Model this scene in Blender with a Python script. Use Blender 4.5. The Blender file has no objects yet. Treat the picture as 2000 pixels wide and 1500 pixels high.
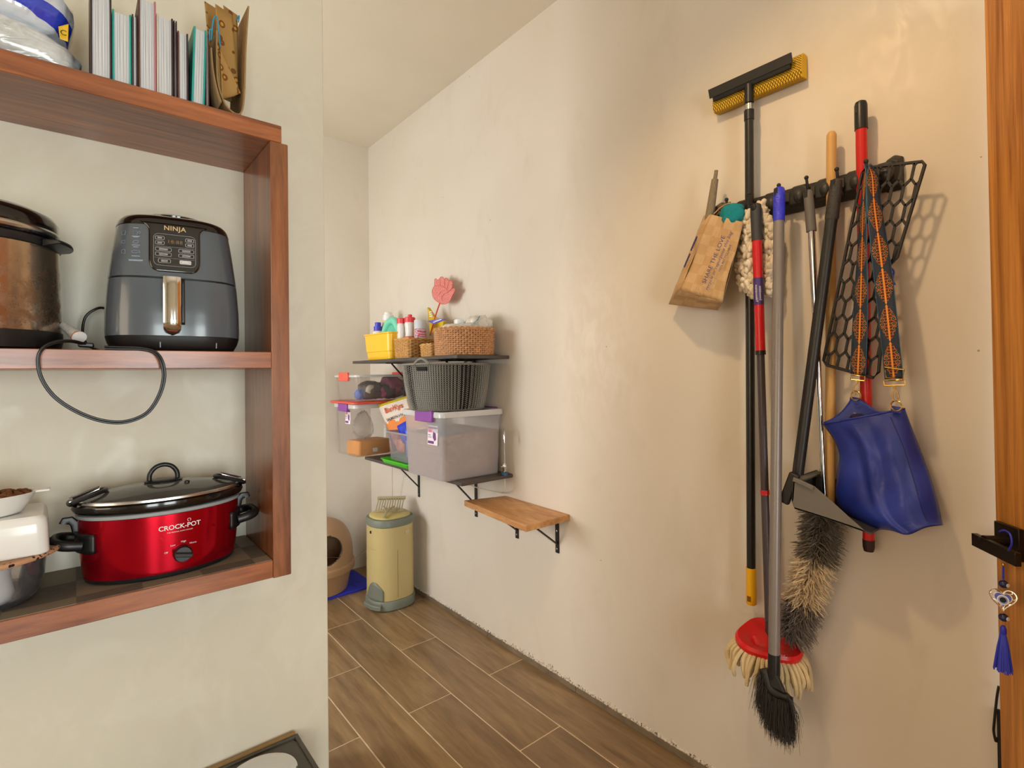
import bpy, math, random
import numpy as np
from mathutils import Vector, Matrix

random.seed(11)
SC = bpy.context.scene
COL = SC.collection

# ------------------------------------------------------------------ camera
H = 1.35
F_PX, CX, CY = 1025.5, 1017.75, 716.96
yaw, pitch, roll = map(math.radians, (40.327, 0.6075, -0.7225))
CF = np.array([math.sin(yaw)*math.cos(pitch), math.cos(yaw)*math.cos(pitch), math.sin(pitch)])
_r = np.array([math.cos(yaw), -math.sin(yaw), 0.0]); _u = np.cross(_r, CF)
CR = math.cos(roll)*_r + math.sin(roll)*_u
CU = -math.sin(roll)*_r + math.cos(roll)*_u
CO = np.array([0.0, 0.0, H])
camd = bpy.data.cameras.new('camera')
cam = bpy.data.objects.new('camera', camd); COL.objects.link(cam)
camd.sensor_width = 36.0
camd.lens = F_PX/2000*36.0
camd.shift_x = (1000-CX)/2000
camd.shift_y = (CY-750)/2000
camd.clip_start = 0.02
m = Matrix.Identity(4)
for i in range(3):
    m[i][0] = CR[i]; m[i][1] = CU[i]; m[i][2] = -CF[i]; m[i][3] = CO[i]
cam.matrix_world = m
SC.camera = cam

# ------------------------------------------------------------------ light
SC.view_settings.view_transform = 'Standard'
SC.view_settings.look = 'None'
SC.view_settings.gamma = 1.0
SC.view_settings.use_curve_mapping = False
SC.view_settings.exposure = 0.0
SC.cycles.max_bounces = 6
SC.cycles.diffuse_bounces = 4
SC.cycles.glossy_bounces = 3
SC.cycles.transparent_max_bounces = 16
SC.cycles.adaptive_threshold = 0.06
SC.cycles.adaptive_min_samples = 12
SC.cycles.caustics_reflective = False
SC.cycles.caustics_refractive = False
SC.cycles.sample_clamp_indirect = 4.0
wld = bpy.data.worlds.new('world'); SC.world = wld
wld.use_nodes = True
wld.node_tree.nodes['Background'].inputs[0].default_value = (0.85, 0.93, 1.0, 1)
wld.node_tree.nodes['Background'].inputs[1].default_value = 1.0

def area(name, loc, target, sx, sy, power, col, spread=180):
    d = bpy.data.lights.new(name, 'AREA'); d.shape = 'RECTANGLE'; d.size = sx; d.size_y = sy
    d.energy = power; d.color = col; d.spread = math.radians(spread)
    o = bpy.data.objects.new(name, d); COL.objects.link(o)
    o.location = loc
    o.rotation_euler = (Vector(target)-Vector(loc)).to_track_quat('-Z', 'Y').to_euler()
    return o
# warm fill at the left kitchen window; daylight from two shaped panes behind the camera and from the pantry window; ceiling spot aimed at the tool wall
area('kitchen_warm_fill', (-2.75, 0.25, 1.65), (0, 0.25, 1.5), 1.7, 1.5, 27, (1.0, 0.72, 0.42))  # warm tint added to stand in for unseen kitchen lamps
area('kitchen_pane_daylight', (-.55, -2.54, 1.08), (-.55, 0, 1.08), 0.74, 1.8, 45, (0.91, 1.0, 1.0))  # tall panes shaped to put vertical streaks in glossy surfaces
area('kitchen_pane_daylight', (.62, -2.54, 1.08), (.62, 0, 1.08), 0.74, 1.8, 45, (0.91, 1.0, 1.0))
area('pantry_window_daylight', (-1.13, 2.85, 1.50), (1.6, 2.85, 1.35), 0.9, 1.2, 42, (0.97, 1.0, 1.0))
LAMP = (0.40, 0.66, 2.86)
ld = bpy.data.lights.new('ceiling_spot_light', 'SPOT'); ld.spot_size = math.radians(92); ld.spot_blend = .75; ld.shadow_soft_size = .05
ld.energy = 46; ld.color = (1.0, 0.67, 0.34)
lo = bpy.data.objects.new('ceiling_spot_light', ld); COL.objects.link(lo); lo.location = LAMP
lo.rotation_euler = (Vector((1.6, .46, .75))-Vector(LAMP)).to_track_quat('-Z', 'Y').to_euler()

# ------------------------------------------------------------------ pixel helpers (a pixel of the photo to a point on a real plane)
W = 1.607            # right wall plane
def _ray(px, py): return CF + CR*(px-CX)/F_PX + CU*(CY-py)/F_PX
def wx(px, py, o=0.0):
    d = _ray(px, py); return Vector(CO + d*((W-o)/d[0]))
def py_(px, py, y):
    d = _ray(px, py); return Vector(CO + d*(y/d[1]))
def pz_(px, py, z):
    d = _ray(px, py); return Vector(CO + d*((z-H)/d[2]))
def ppl(px, py, P, n):
    d = Vector(_ray(px, py)); c = Vector(CO)
    return c + d*((Vector(P)-c).dot(n)/d.dot(n))

# ------------------------------------------------------------------ materials
def srgb(r, g, b):
    def f(c):
        c /= 255.0
        return c/12.92 if c <= 0.04045 else ((c+0.055)/1.055)**2.4
    return (f(r), f(g), f(b), 1.0)
MATS = {}
class NT:
    def __init__(s, name):
        s.m = bpy.data.materials.new(name); s.m.use_nodes = True
        s.t = s.m.node_tree; s.b = s.t.nodes['Principled BSDF']; s.out = s.t.nodes['Material Output']
    def n(s, typ, **kw):
        x = s.t.nodes.new(typ)
        for k, v in kw.items():
            if hasattr(x, k): setattr(x, k, v)
        return x
    def l(s, a, b): s.t.links.new(a, b)
    def math(s, op, a, b=None, c=None, clamp=False):
        x = s.n('ShaderNodeMath', operation=op); x.use_clamp = clamp
        for i, v in enumerate((a, b, c)):
            if v is None: continue
            if isinstance(v, (int, float)): x.inputs[i].default_value = v
            else: s.l(v, x.inputs[i])
        return x.outputs[0]
    def mix(s, fac, a, b):
        x = s.n('ShaderNodeMix', data_type='RGBA')
        for i, v in ((0, fac), (6, a), (7, b)):
            if isinstance(v, (int, float)): x.inputs[i].default_value = v
            elif isinstance(v, tuple): x.inputs[i].default_value = v
            else: s.l(v, x.inputs[i])
        return x.outputs[2]
    def noise(s, vec, scale, detail=4, rough=.55, dist=0):
        x = s.n('ShaderNodeTexNoise'); x.inputs['Scale'].default_value = scale
        x.inputs['Detail'].default_value = detail; x.inputs['Roughness'].default_value = rough
        x.inputs['Distortion'].default_value = dist
        if vec is not None: s.l(vec, x.inputs['Vector'])
        return x.outputs[0]
    def ramp(s, fac, lo, hi):
        x = s.n('ShaderNodeMapRange'); x.inputs[1].default_value = lo; x.inputs[2].default_value = hi
        s.l(fac, x.inputs[0]); return x.outputs[0]
    def obj(s): return s.n('ShaderNodeTexCoord').outputs['Object']
    def gen(s): return s.n('ShaderNodeNewGeometry').outputs['Position']
    def scale(s, vec, sc, off=None):
        x = s.n('ShaderNodeMapping'); x.inputs['Scale'].default_value = sc; s.l(vec, x.inputs['Vector'])
        if off is not None: s.l(off, x.inputs['Location'])
        return x.outputs[0]
    def bump(s, h, strength, dist=0.002):
        x = s.n('ShaderNodeBump'); x.inputs['Strength'].default_value = strength; x.inputs['Distance'].default_value = dist
        s.l(h, x.inputs['Height']); s.l(x.outputs[0], s.b.inputs['Normal'])
    def col(s, c):
        if isinstance(c, tuple): s.b.inputs['Base Color'].default_value = c
        else: s.l(c, s.b.inputs['Base Color'])

def M(name, rgb, rough=.5, metal=0., var=0., vs=30, bump=0., bs=200, coat=0., spec=None, bd=.002):
    if name in MATS: return MATS[name]
    k = NT(name); c = srgb(*rgb); k.b.inputs['Roughness'].default_value = rough; k.b.inputs['Metallic'].default_value = metal
    if coat: k.b.inputs['Coat Weight'].default_value = coat; k.b.inputs['Coat Roughness'].default_value = .08
    if spec is not None: k.b.inputs['Specular IOR Level'].default_value = spec
    if var:
        a = tuple(min(1, x*(1-var)) for x in c[:3])+(1,); b = tuple(min(1, x*(1+var)) for x in c[:3])+(1,)
        k.col(k.mix(k.ramp(k.noise(k.obj(), vs), .3, .7), a, b))
    else: k.col(c)
    if bump: k.bump(k.noise(k.obj(), bs, 3), bump, bd)
    MATS[name] = k.m; return k.m

def wood(name, c1, c2, axis, sc=14, rough=.35, stretch=.07, coat=.0, contrast=(.32, .68), rand=False, c3=None):
    k = NT(name); v = k.obj(); off = None
    s = [sc]*3; s[axis] = sc*stretch
    if rand:
        oi = k.n('ShaderNodeObjectInfo'); cb = k.n('ShaderNodeCombineXYZ')
        r = k.math('MULTIPLY', oi.outputs['Random'], 37.0)
        for i in range(3): k.l(r, cb.inputs[i])
        off = cb.outputs[0]
    mv = k.scale(v, tuple(s), off)
    n1 = k.noise(mv, 1.0, 6, .6, 1.2); n2 = k.noise(mv, 5.0, 5, .65, .4)
    f = k.math('ADD', k.math('MULTIPLY', n1, .65), k.math('MULTIPLY', n2, .35))
    c = k.mix(k.ramp(f, *contrast), srgb(*c1), srgb(*c2))
    if c3:
        n3 = k.noise(k.scale(v, tuple(x*.35 for x in s), off), 1.0, 3, .5, .8)
        c = k.mix(k.math('MULTIPLY', k.ramp(n3, .5, .75), .7), c, srgb(*c3))
    if rand:
        hs = k.n('ShaderNodeHueSaturation'); k.l(c, hs.inputs['Color'])
        k.l(k.math('ADD', k.math('MULTIPLY', oi.outputs['Random'], .22), .89), hs.inputs['Value']); c = hs.outputs[0]
    k.col(c); k.b.inputs['Roughness'].default_value = rough
    if coat: k.b.inputs['Coat Weight'].default_value = coat; k.b.inputs['Coat Roughness'].default_value = .15
    k.bump(n2, .12, .001)
    MATS[name] = k.m; return k.m

def clear(name, rgb, opac, rough=.25, gloss=.12, tlf=.5):
    # clear or frosted plastic: part see-through, part milky
    if name in MATS: return MATS[name]
    k = NT(name); k.col(srgb(*rgb)); k.b.inputs['Roughness'].default_value = rough
    k.b.inputs['Subsurface Weight'].default_value = 0
    tr = k.n('ShaderNodeBsdfTransparent'); tr.inputs[0].default_value = (.97, .97, .97, 1)
    tl = k.n('ShaderNodeBsdfTranslucent'); tl.inputs[0].default_value = srgb(*rgb)
    m1 = k.n('ShaderNodeMixShader'); m1.inputs[0].default_value = tlf
    k.l(k.b.outputs[0], m1.inputs[1]); k.l(tl.outputs[0], m1.inputs[2])
    m2 = k.n('ShaderNodeMixShader'); m2.inputs[0].default_value = opac
    k.l(tr.outputs[0], m2.inputs[1]); k.l(m1.outputs[0], m2.inputs[2])
    gl = k.n('ShaderNodeBsdfGlossy'); gl.inputs['Roughness'].default_value = rough*.5
    lw = k.n('ShaderNodeLayerWeight'); lw.inputs[0].default_value = .35
    m3 = k.n('ShaderNodeMixShader'); k.l(k.math('MULTIPLY', lw.outputs['Fresnel'], gloss*3), m3.inputs[0])
    k.l(m2.outputs[0], m3.inputs[1]); k.l(gl.outputs[0], m3.inputs[2])
    k.l(m3.outputs[0], k.out.inputs['Surface'])
    MATS[name] = k.m; return k.m

# ------------------------------------------------------------------ mesh helpers
V = Vector
class MB:
    def __init__(s): s.v = []; s.f = []; s.uv = {}
    def add(s, vs, fs):
        o = len(s.v); s.v += [tuple(p) for p in vs]; s.f += [tuple(i+o for i in q) for q in fs]; return o
    def box(s, lo, hi):
        x0, y0, z0 = lo; x1, y1, z1 = hi
        s.add([(x0,y0,z0),(x1,y0,z0),(x1,y1,z0),(x0,y1,z0),(x0,y0,z1),(x1,y0,z1),(x1,y1,z1),(x0,y1,z1)],
              [(0,3,2,1),(4,5,6,7),(0,1,5,4),(1,2,6,5),(2,3,7,6),(3,0,4,7)]); return s
    def obox(s, c, a, b, d):
        c, a, b, d = V(c), V(a), V(b), V(d)
        P = [c-a-b-d, c+a-b-d, c+a+b-d, c-a+b-d, c-a-b+d, c+a-b+d, c+a+b+d, c-a+b+d]
        fs = [(0,3,2,1),(4,5,6,7),(0,1,5,4),(1,2,6,5),(2,3,7,6),(3,0,4,7)]
        if a.cross(b).dot(d) < 0: fs = [q[::-1] for q in fs]
        s.add(P, fs); return s
    def bar(s, p, q, w, h, up=(0,0,1)):
        p, q = V(p), V(q); t = (q-p); L = t.length
        if L < 1e-6: return s
        t.normalize(); n = t.cross(V(up))
        if n.length < 1e-4: n = t.cross(V((1,0,0)))
        n.normalize(); b = n.cross(t)
        return s.obox((p+q)/2, t*L/2, n*w/2, b*h/2)
    def loft(s, rings, cap=True, closed=True):
        n = len(rings[0]); o = len(s.v)
        for r in rings: s.v += [tuple(p) for p in r]
        for i in range(len(rings)-1):
            for j in range(n if closed else n-1):
                a = o+i*n+j; b = o+i*n+(j+1) % n
                s.f.append((a, b, b+n, a+n))
        if cap and closed:
            s.f.append(tuple(o+j for j in range(n))[::-1]); e = o+(len(rings)-1)*n
            s.f.append(tuple(e+j for j in range(n)))
        return s
    def tube(s, pts, r, n=10, closed=False, cap=True, sq=1.0, up=None):
        pts = [V(p) for p in pts]; k = len(pts); rs = r if isinstance(r, (list, tuple)) else [r]*k
        T = []
        for i in range(k):
            if closed: t = pts[(i+1) % k]-pts[i-1]
            else: t = pts[min(i+1, k-1)]-pts[max(i-1, 0)]
            T.append(t.normalized() if t.length > 1e-9 else V((0,0,1)))
        a = V(up) if up else (V((0,0,1)) if abs(T[0].z) < .9 else V((1,0,0)))
        rings = []; N = (a - T[0]*a.dot(T[0])).normalized()
        for i in range(k):
            N = (N - T[i]*N.dot(T[i]))
            N = N.normalized() if N.length > 1e-6 else T[i].orthogonal().normalized()
            B = T[i].cross(N)
            rings.append([pts[i]+(N*math.cos(2*math.pi*j/n)*sq+B*math.sin(2*math.pi*j/n))*rs[i] for j in range(n)])
        if closed: rings.append(rings[0]); return s.loft(rings, cap=False)
        return s.loft(rings, cap=cap)
    def lathe(s, prof, c=(0,0,0), n=40, sx=1., sy=1., rz=0., cap=True):
        c = V(c); rings = []
        for r, z in prof:
            rg = []
            for j in range(n):
                t = 2*math.pi*j/n; x, y = r*sx*math.cos(t), r*sy*math.sin(t)
                rg.append((c.x+x*math.cos(rz)-y*math.sin(rz), c.y+x*math.sin(rz)+y*math.cos(rz), c.z+z))
            rings.append(rg)
        return s.loft(rings, cap=cap)
    def axis(s, p, q, prof, n=16):
        # prof: list of (t along p->q in metres, radius)
        p, q = V(p), V(q); t = (q-p).normalized()
        return s.tube([p+t*d for d, _ in prof], [r for _, r in prof], n)
    def ell(s, c, r, n=12, mrows=8, R=None):
        c = V(c); rings = []
        for i in range(1, mrows):
            ph = math.pi*i/mrows - math.pi/2; rg = []
            for j in range(n):
                t = 2*math.pi*j/n
                p = V((r[0]*math.cos(ph)*math.cos(t), r[1]*math.cos(ph)*math.sin(t), r[2]*math.sin(ph)))
                if R is not None: p = R @ p
                rg.append(c+p)
            rings.append(rg)
        return s.loft(rings)
    def grid(s, fn, nu, nv, uv=None, flip=False):
        o = len(s.v)
        for i in range(nu+1):
            for j in range(nv+1):
                s.v.append(tuple(fn(i/nu, j/nv)))
                if uv: s.uv[len(s.v)-1] = uv(i/nu, j/nv)
        for i in range(nu):
            for j in range(nv):
                a = o+i*(nv+1)+j; q = (a, a+nv+1, a+nv+2, a+1)
                s.f.append(q[::-1] if flip else q)
        return s
    def prism(s, poly, vec):
        # planar polygon (3D points) extruded by vec
        poly = [V(p) for p in poly]; vec = V(vec); n = len(poly)
        N = V((0,0,0))
        for i in range(n): N += (poly[i]).cross(poly[(i+1) % n])
        if N.dot(vec) > 0: poly = poly[::-1]
        s.add(poly+[p+vec for p in poly], [tuple(range(n)), tuple(range(2*n-1, n-1, -1))] +
              [(i, i+n, (i+1) % n+n, (i+1) % n) for i in range(n)])
        return s
    def mapv(s, fn): s.v = [tuple(fn(V(p))) for p in s.v]; return s
    def build(s, name, mat, parent=None, smooth=True, bevel=0, local=False, ang=40, kind=None, seg=2, solid=0, sub=0):
        me = bpy.data.meshes.new(name)
        vs = s.v
        if parent is not None and not local:
            inv = FR[parent.name]; vs = [tuple(inv @ V(p)) for p in vs]
        me.from_pydata(vs, [], s.f)
        if s.uv:
            ul = me.uv_layers.new(name='UVMap')
            for lp in me.loops:
                if lp.vertex_index in s.uv: ul.data[lp.index].uv = s.uv[lp.vertex_index]
        me.update()
        if smooth:
            me.shade_smooth(); me.set_sharp_from_angle(angle=math.radians(ang))
        o = bpy.data.objects.new(name, me); COL.objects.link(o)
        if mat is not None: me.materials.append(mat)
        if parent is not None:
            o.parent = parent; FR[o.name] = FR[parent.name]
        else: FR[o.name] = Matrix.Identity(4)
        if solid:
            md = o.modifiers.new('thickness', 'SOLIDIFY'); md.thickness = solid; md.offset = 0
        if bevel:
            b = o.modifiers.new('bevel', 'BEVEL'); b.width = bevel; b.segments = seg; b.limit_method = 'ANGLE'; b.angle_limit = math.radians(40)
        if sub:
            b = o.modifiers.new('sub', 'SUBSURF'); b.levels = sub; b.render_levels = sub
        if kind: o['kind'] = kind
        return o
FR = {}
def thing(name, label, cat, loc=(0,0,0), rz=0, group=None, ry=0):
    o = bpy.data.objects.new(name, None); COL.objects.link(o)
    o.empty_display_size = .02
    o.location = loc; o.rotation_euler = (0, ry, rz)
    FR[o.name] = (Matrix.Translation(V(loc)) @ Matrix.Rotation(rz, 4, 'Z') @ Matrix.Rotation(ry, 4, 'Y')).inverted()
    o['label'] = label; o['category'] = cat
    if group: o['group'] = group
    return o
def tag(o, label, cat, group=None):
    o['label'] = label; o['category'] = cat
    if group: o['group'] = group
    return o
def struct(o): o['kind'] = 'structure'; return o
def lerp(a, b, t): return a+(b-a)*t
def spline(pts, n):
    P = [V(p) for p in pts]; k = len(P); out = []
    for i in range(n+1):
        t = i/n*(k-1); j = min(int(t), k-2); u = t-j
        p0 = P[max(j-1, 0)]; p1 = P[j]; p2 = P[j+1]; p3 = P[min(j+2, k-1)]
        out.append(.5*((2*p1)+(p2-p0)*u+(2*p0-5*p1+4*p2-p3)*u*u+(3*p1-p0-3*p2+p3)*u**3))
    return out
def slist(vals, n):
    return [p.x for p in spline([(v, 0, 0) for v in vals], n)]
def text2d(s, size, shear=0, align='CENTER', bold=0.0, space=1.0):
    cu = bpy.data.curves.new('t', 'FONT'); cu.body = s; cu.size = size; cu.align_x = align; cu.align_y = 'CENTER'
    cu.resolution_u = 3; cu.shear = shear; cu.offset = bold; cu.space_character = space
    ob = bpy.data.objects.new('t', cu); me = bpy.data.meshes.new_from_object(ob)
    vs = [(v.co.x, v.co.y) for v in me.vertices]; fs = [tuple(p.vertices) for p in me.polygons]
    bpy.data.objects.remove(ob); bpy.data.curves.remove(cu); bpy.data.meshes.remove(me)
    return vs, fs
def text_on(mb, s, size, fn, **kw):
    vs, fs = text2d(s, size, **kw); mb.add([fn(x, y) for x, y in vs], fs); return mb
def rrect(hx, hy, r, n=6):
    out = []
    for cx_, cy_, a0 in ((hx-r, hy-r, 0), (-hx+r, hy-r, 90), (-hx+r, -hy+r, 180), (hx-r, -hy+r, 270)):
        for i in range(n+1):
            a = math.radians(a0+90*i/n); out.append((cx_+r*math.cos(a), cy_+r*math.sin(a)))
    return out
def sup(a, b, e, t):
    c, s_ = math.cos(t), math.sin(t)
    return a*math.copysign(abs(c)**(2/e), c), b*math.copysign(abs(s_)**(2/e), s_)

# ------------------------------------------------------------------ shared materials
def plaster(name, base, light, dark, patch=False):
    k = NT(name); p = k.gen()
    n1 = k.noise(p, 1.1, 2, .55, .3); n2 = k.noise(k.scale(p, (3, 3, 1.6)), 2.0, 4, .6, .6)
    c = k.mix(k.ramp(n1, .35, .7), srgb(*base), srgb(*light))
    c = k.mix(k.math('MULTIPLY', k.ramp(n2, .55, .8), .55), c, srgb(*dark))
    rough = .55
    if patch:
        # glossy trowelled repair patch
        d = k.n('ShaderNodeVectorMath', operation='DISTANCE')
        mp = k.scale(p, (1, 1.25, .8)); k.l(mp, d.inputs[0]); d.inputs[1].default_value = (W, 1.42*1.25, 1.46*.8)
        near = k.ramp(d.outputs['Value'], .42, .05)
        d2 = k.n('ShaderNodeVectorMath', operation='DISTANCE')
        mp2 = k.scale(p, (1, 1.3, .7)); k.l(mp2, d2.inputs[0]); d2.inputs[1].default_value = (W, .38*1.3, 2.28*.7)
        near = k.math('MAXIMUM', near, k.ramp(d2.outputs['Value'], .28, .05))
        mk = k.math('MULTIPLY', k.ramp(k.noise(k.scale(p, (5, 7, 4)), 2.6, 5, .62, 1.0), .44, .66), near, clamp=True)
        c = k.mix(k.math('MULTIPLY', mk, .5), c, srgb(230, 220, 206))
        k.l(k.math('SUBTRACT', .55, k.math('MULTIPLY', mk, .18)), k.b.inputs['Roughness'])
        # small pits and scuffs
        vo = k.n('ShaderNodeTexVoronoi'); vo.inputs['Scale'].default_value = 5.5; k.l(p, vo.inputs['Vector'])
        c = k.mix(k.math('MULTIPLY', k.math('LESS_THAN', vo.outputs['Distance'], .018), .6), c, srgb(110, 85, 60))
    else:
        # burnished trowel marks
        tm = k.ramp(k.noise(k.scale(p, (3.2, 3.2, 2.2)), 1.6, 3, .6, 1.4), .5, .7)
        c = k.mix(k.math('MULTIPLY', tm, .45), c, srgb(232, 228, 212))
        k.l(k.math('SUBTRACT', .55, k.math('MULTIPLY', tm, .2)), k.b.inputs['Roughness'])
    k.col(c)
    k.bump(n2, .2, .006)
    MATS[name] = k.m; return k.m
m_wall = plaster('plaster_warm', (217, 206, 191), (224, 214, 202), (208, 196, 180), True)
m_part = plaster('plaster_partition', (217, 210, 191), (224, 219, 202), (209, 200, 180))
m_ceil = M('ceiling_paint', (220, 208, 188), .7, var=.03, vs=2)
m_tile = wood('tile_wood_look', (116, 90, 60), (166, 136, 98), 1, 11, .34, .11, rand=True, contrast=(.36, .66), c3=(104, 84, 64))
m_grout = M('grout', (214, 194, 164), .85, var=.1)
m_skirt = M('skirting_tile', (120, 104, 84), .5, var=.25, vs=14)
m_red_wood_x = wood('cedar_x', (106, 54, 28), (178, 106, 62), 0, 18, .3, .09, .35, (.36, .64))
m_red_wood_y = wood('cedar_side', (98, 54, 30), (160, 98, 58), 2, 18, .3, .09, .35, (.36, .64))
m_red_wood_z = wood('cedar_z', (126, 70, 40), (164, 96, 58), 2, 16, .3, .08, .35)
m_door = wood('door_wood', (150, 88, 30), (222, 152, 72), 2, 30, .42, .03, .1, (.36, .62))
m_oak = wood('light_oak', (160, 102, 54), (216, 166, 108), 1, 13, .45, .2, contrast=(.36, .62), c3=(168, 110, 62))
m_blackmel = M('charcoal_melamine', (74, 66, 62), .42, var=.1)
m_blkmetal = M('black_metal', (40, 34, 32), .4, .3)
m_blk = M('black_plastic', (22, 22, 24), .38)
m_blkgl = M('black_gloss', (13, 13, 15), .12, coat=.5)
m_blkmat = M('black_matt', (34, 31, 29), .55)
m_chrome = M('chrome', (225, 225, 228), .08, 1.0)
m_steel = M('brushed_steel', (205, 203, 200), .24, 1.0, var=.05)
m_brass = M('brass', (214, 170, 90), .22, 1.0)
m_white = M('white_plastic', (238, 238, 236), .35)
m_cer = M('white_ceramic', (236, 235, 232), .15)
m_lett_w = M('print_white', (235, 235, 238), .5)
m_lett_g = M('print_grey', (170, 175, 185), .5)
m_lett_gold = M('print_gold', (214, 186, 140), .35, .5)

# ------------------------------------------------------------------ the setting
slab = struct(MB().box((-2.8, -2.6, -.10), (W, 3.56, -.0012)).build('floor', m_grout))
TP, TL = .2003, .9045
full = None
for i in range(22):
    x1 = W - i*TP; x0 = x1 - TP
    if x1 < -2.79: break
    ys = (1.905 if i % 2 == 0 else 1.4545)
    k0 = int(math.floor((-2.6-ys)/TL))
    for k in range(k0, 8):
        a, b = ys+k*TL, ys+(k+1)*TL
        if b < -2.59 or a > 3.55: continue
        a2, b2 = max(a, -2.6), min(b, 3.56)
        g = .0021
        xx0 = max(x0, -2.8)
        if b2-a2 > TL-.001 and xx0 == x0:
            if full is None:
                o = MB().box((-TP/2+g, -TL/2+g, -.006), (TP/2-g, TL/2-g, 0)).build('tile', m_tile, slab, smooth=False, bevel=.0012, local=True, seg=1); full = o
            else:
                o = full.copy(); COL.objects.link(o); o.parent = slab
            o.location = ((x0+x1)/2, (a+b)/2, 0)
        else:
            hx, hy = (x1-xx0)/2, (b2-a2)/2
            if hy < .01: continue
            o = MB().box((-hx+g, -hy+g, -.006), (hx-g, hy-g, 0)).build('tile', m_tile, slab, smooth=False, bevel=.0012, local=True, seg=1)
            o.location = ((xx0+x1)/2, (a2+b2)/2, 0)
wr = struct(MB().box((W, -2.7, -.1), (W+.12, 3.68, 3.05)).build('wall_right', m_wall))
# chipped plaster lip above the skirting
rnd = random.Random(3)
mb = MB(); ys = np.arange(.6, 3.0, .006); top = []
for y in ys:
    amp = .008*math.exp(-((y-1.75)/.35)**2)+.004*math.exp(-((y-1.35)/.5)**2)+.0012
    top.append(.030+abs(rnd.gauss(0, amp)))
for i in range(len(ys)-1):
    y0, y1 = ys[i], ys[i+1]; d = .0025+.003*rnd.random()
    mb.add([(W, y0, .026), (W-d, y0, .026), (W-d*.6, y0, top[i]), (W, y0, top[i]+.002),
            (W, y1, .026), (W-d, y1, .026), (W-d*.6, y1, top[i+1]), (W, y1, top[i+1]+.002)],
           [(1, 5, 6, 2), (2, 6, 7, 3), (0, 1, 2, 3)])
k = NT('chipped_plaster')
k.col(k.mix(k.ramp(k.noise(k.obj(), 130, 3, .7), .5, .64), srgb(216, 204, 188), srgb(84, 70, 58))); k.b.inputs['Roughness'].default_value = .9
mb.build('plaster_edge', k.m, wr, smooth=False)
bb = bpy.data.objects.new('baseboard_right', None); COL.objects.link(bb); bb['kind'] = 'structure'; FR[bb.name] = Matrix.Identity(4)
for k_ in range(-5, 4):
    a = 1.56+k_*.62; b = min(a+.617, 3.555); a = max(a, -2.6)
    if b > a: MB().box((W-.005, a, .0005), (W-.0002, b, .027)).build('skirting_tile', m_skirt, bb, smooth=False, bevel=.001, seg=1)
struct(MB().box((-2.8, 3.56, -.1), (W+.12, 3.68, 3.05)).build('wall_far', m_wall))
struct(MB().box((-2.8, 1.77, 0), (.642, 1.89, 2.973)).build('wall_left', m_part, bevel=.004))
struct(MB().box((-2.92, -2.7, 2.973), (W+.12, 3.68, 3.05)).build('ceiling', m_ceil))
# walls that the photo only implies: back wall with its window, side walls, pantry window
def wall_with_hole(name, axis, pos, th, a0, a1, z1, h0, h1, hz0, hz1, mat):
    mb = MB()
    def bx(u0, u1, z0, zz1):
        if axis == 'y': mb.box((u0, pos, z0), (u1, pos+th, zz1))
        else: mb.box((pos, u0, z0), (pos+th, u1, zz1))
    bx(a0, h0, 0, z1); bx(h1, a1, 0, z1); bx(h0, h1, 0, hz0); bx(h0, h1, hz1, z1)
    return struct(mb.build(name, mat, smooth=False))
mbw = MB()
for u0, u1, z0, z1 in ((-2.8, -.93, 0, 2.973), (-.17, .24, 0, 2.973), (1.0, W, 0, 2.973), (-.93, -.17, 0, .12), (-.93, -.17, 2.04, 2.973), (.24, 1.0, 0, .12), (.24, 1.0, 2.04, 2.973)):
    mbw.box((u0, -2.72, z0), (u1, -2.60, z1))
struct(mbw.build('wall_back', m_part, smooth=False))
wall_with_hole('wall_pantry', 'x', -1.32, .12, 1.89, 3.56, 2.973, 2.4, 3.3, .90, 2.10, m_wall)
wall_with_hole('wall_side', 'x', -2.92, .12, -2.6, 1.77, 2.973, -.6, 1.1, .9, 2.4, m_part)
m_frame = M('window_frame', (225, 222, 215), .4)
def win_frame(name, axis, pos, h0, h1, z0, z1):
    w = MB(); t = .05
    def bx(u0, u1, a, b):
        if axis == 'y': w.box((u0, pos, a), (u1, pos+.05, b))
        else: w.box((pos, u0, a), (pos+.05, u1, b))
    bx(h0, h1, z0, z0+t); bx(h0, h1, z1-t, z1); bx(h0, h0+t, z0, z1); bx(h1-t, h1, z0, z1); c = (h0+h1)/2; bx(c-.02, c+.02, z0, z1)
    return struct(w.build(name, m_frame, smooth=False))
win_frame('window_1', 'y', -2.66, -.93, -.17, .12, 2.04); win_frame('window_3', 'y', -2.66, .24, 1.0, .12, 2.04)  # back panes split and made tall for streaked reflections
win_frame('window_4', 'x', -2.86, -.6, 1.1, .9, 2.4); win_frame('window_2', 'x', -1.25, 2.4, 3.3, .90, 2.10)
lt = thing('ceiling_spot', 'small white ceiling spot lamp aimed at the tool wall', 'lamp', (LAMP[0], LAMP[1], 2.973))
la = Vector(LAMP); ld_ = (Vector((1.6, .46, .75))-la).normalized()
MB().lathe([(.045, -.0005), (.045, -.012), (.012, -.016), (.010, -.05)], (LAMP[0], LAMP[1], 2.973), 24).build('lamp_base', m_white, lt)
MB().tube([la-ld_*.085, la-ld_*.03, la-ld_*.004], [.03, .052, .056], 24, cap=False).build('lamp_shade', m_white, lt, solid=.002)

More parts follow.
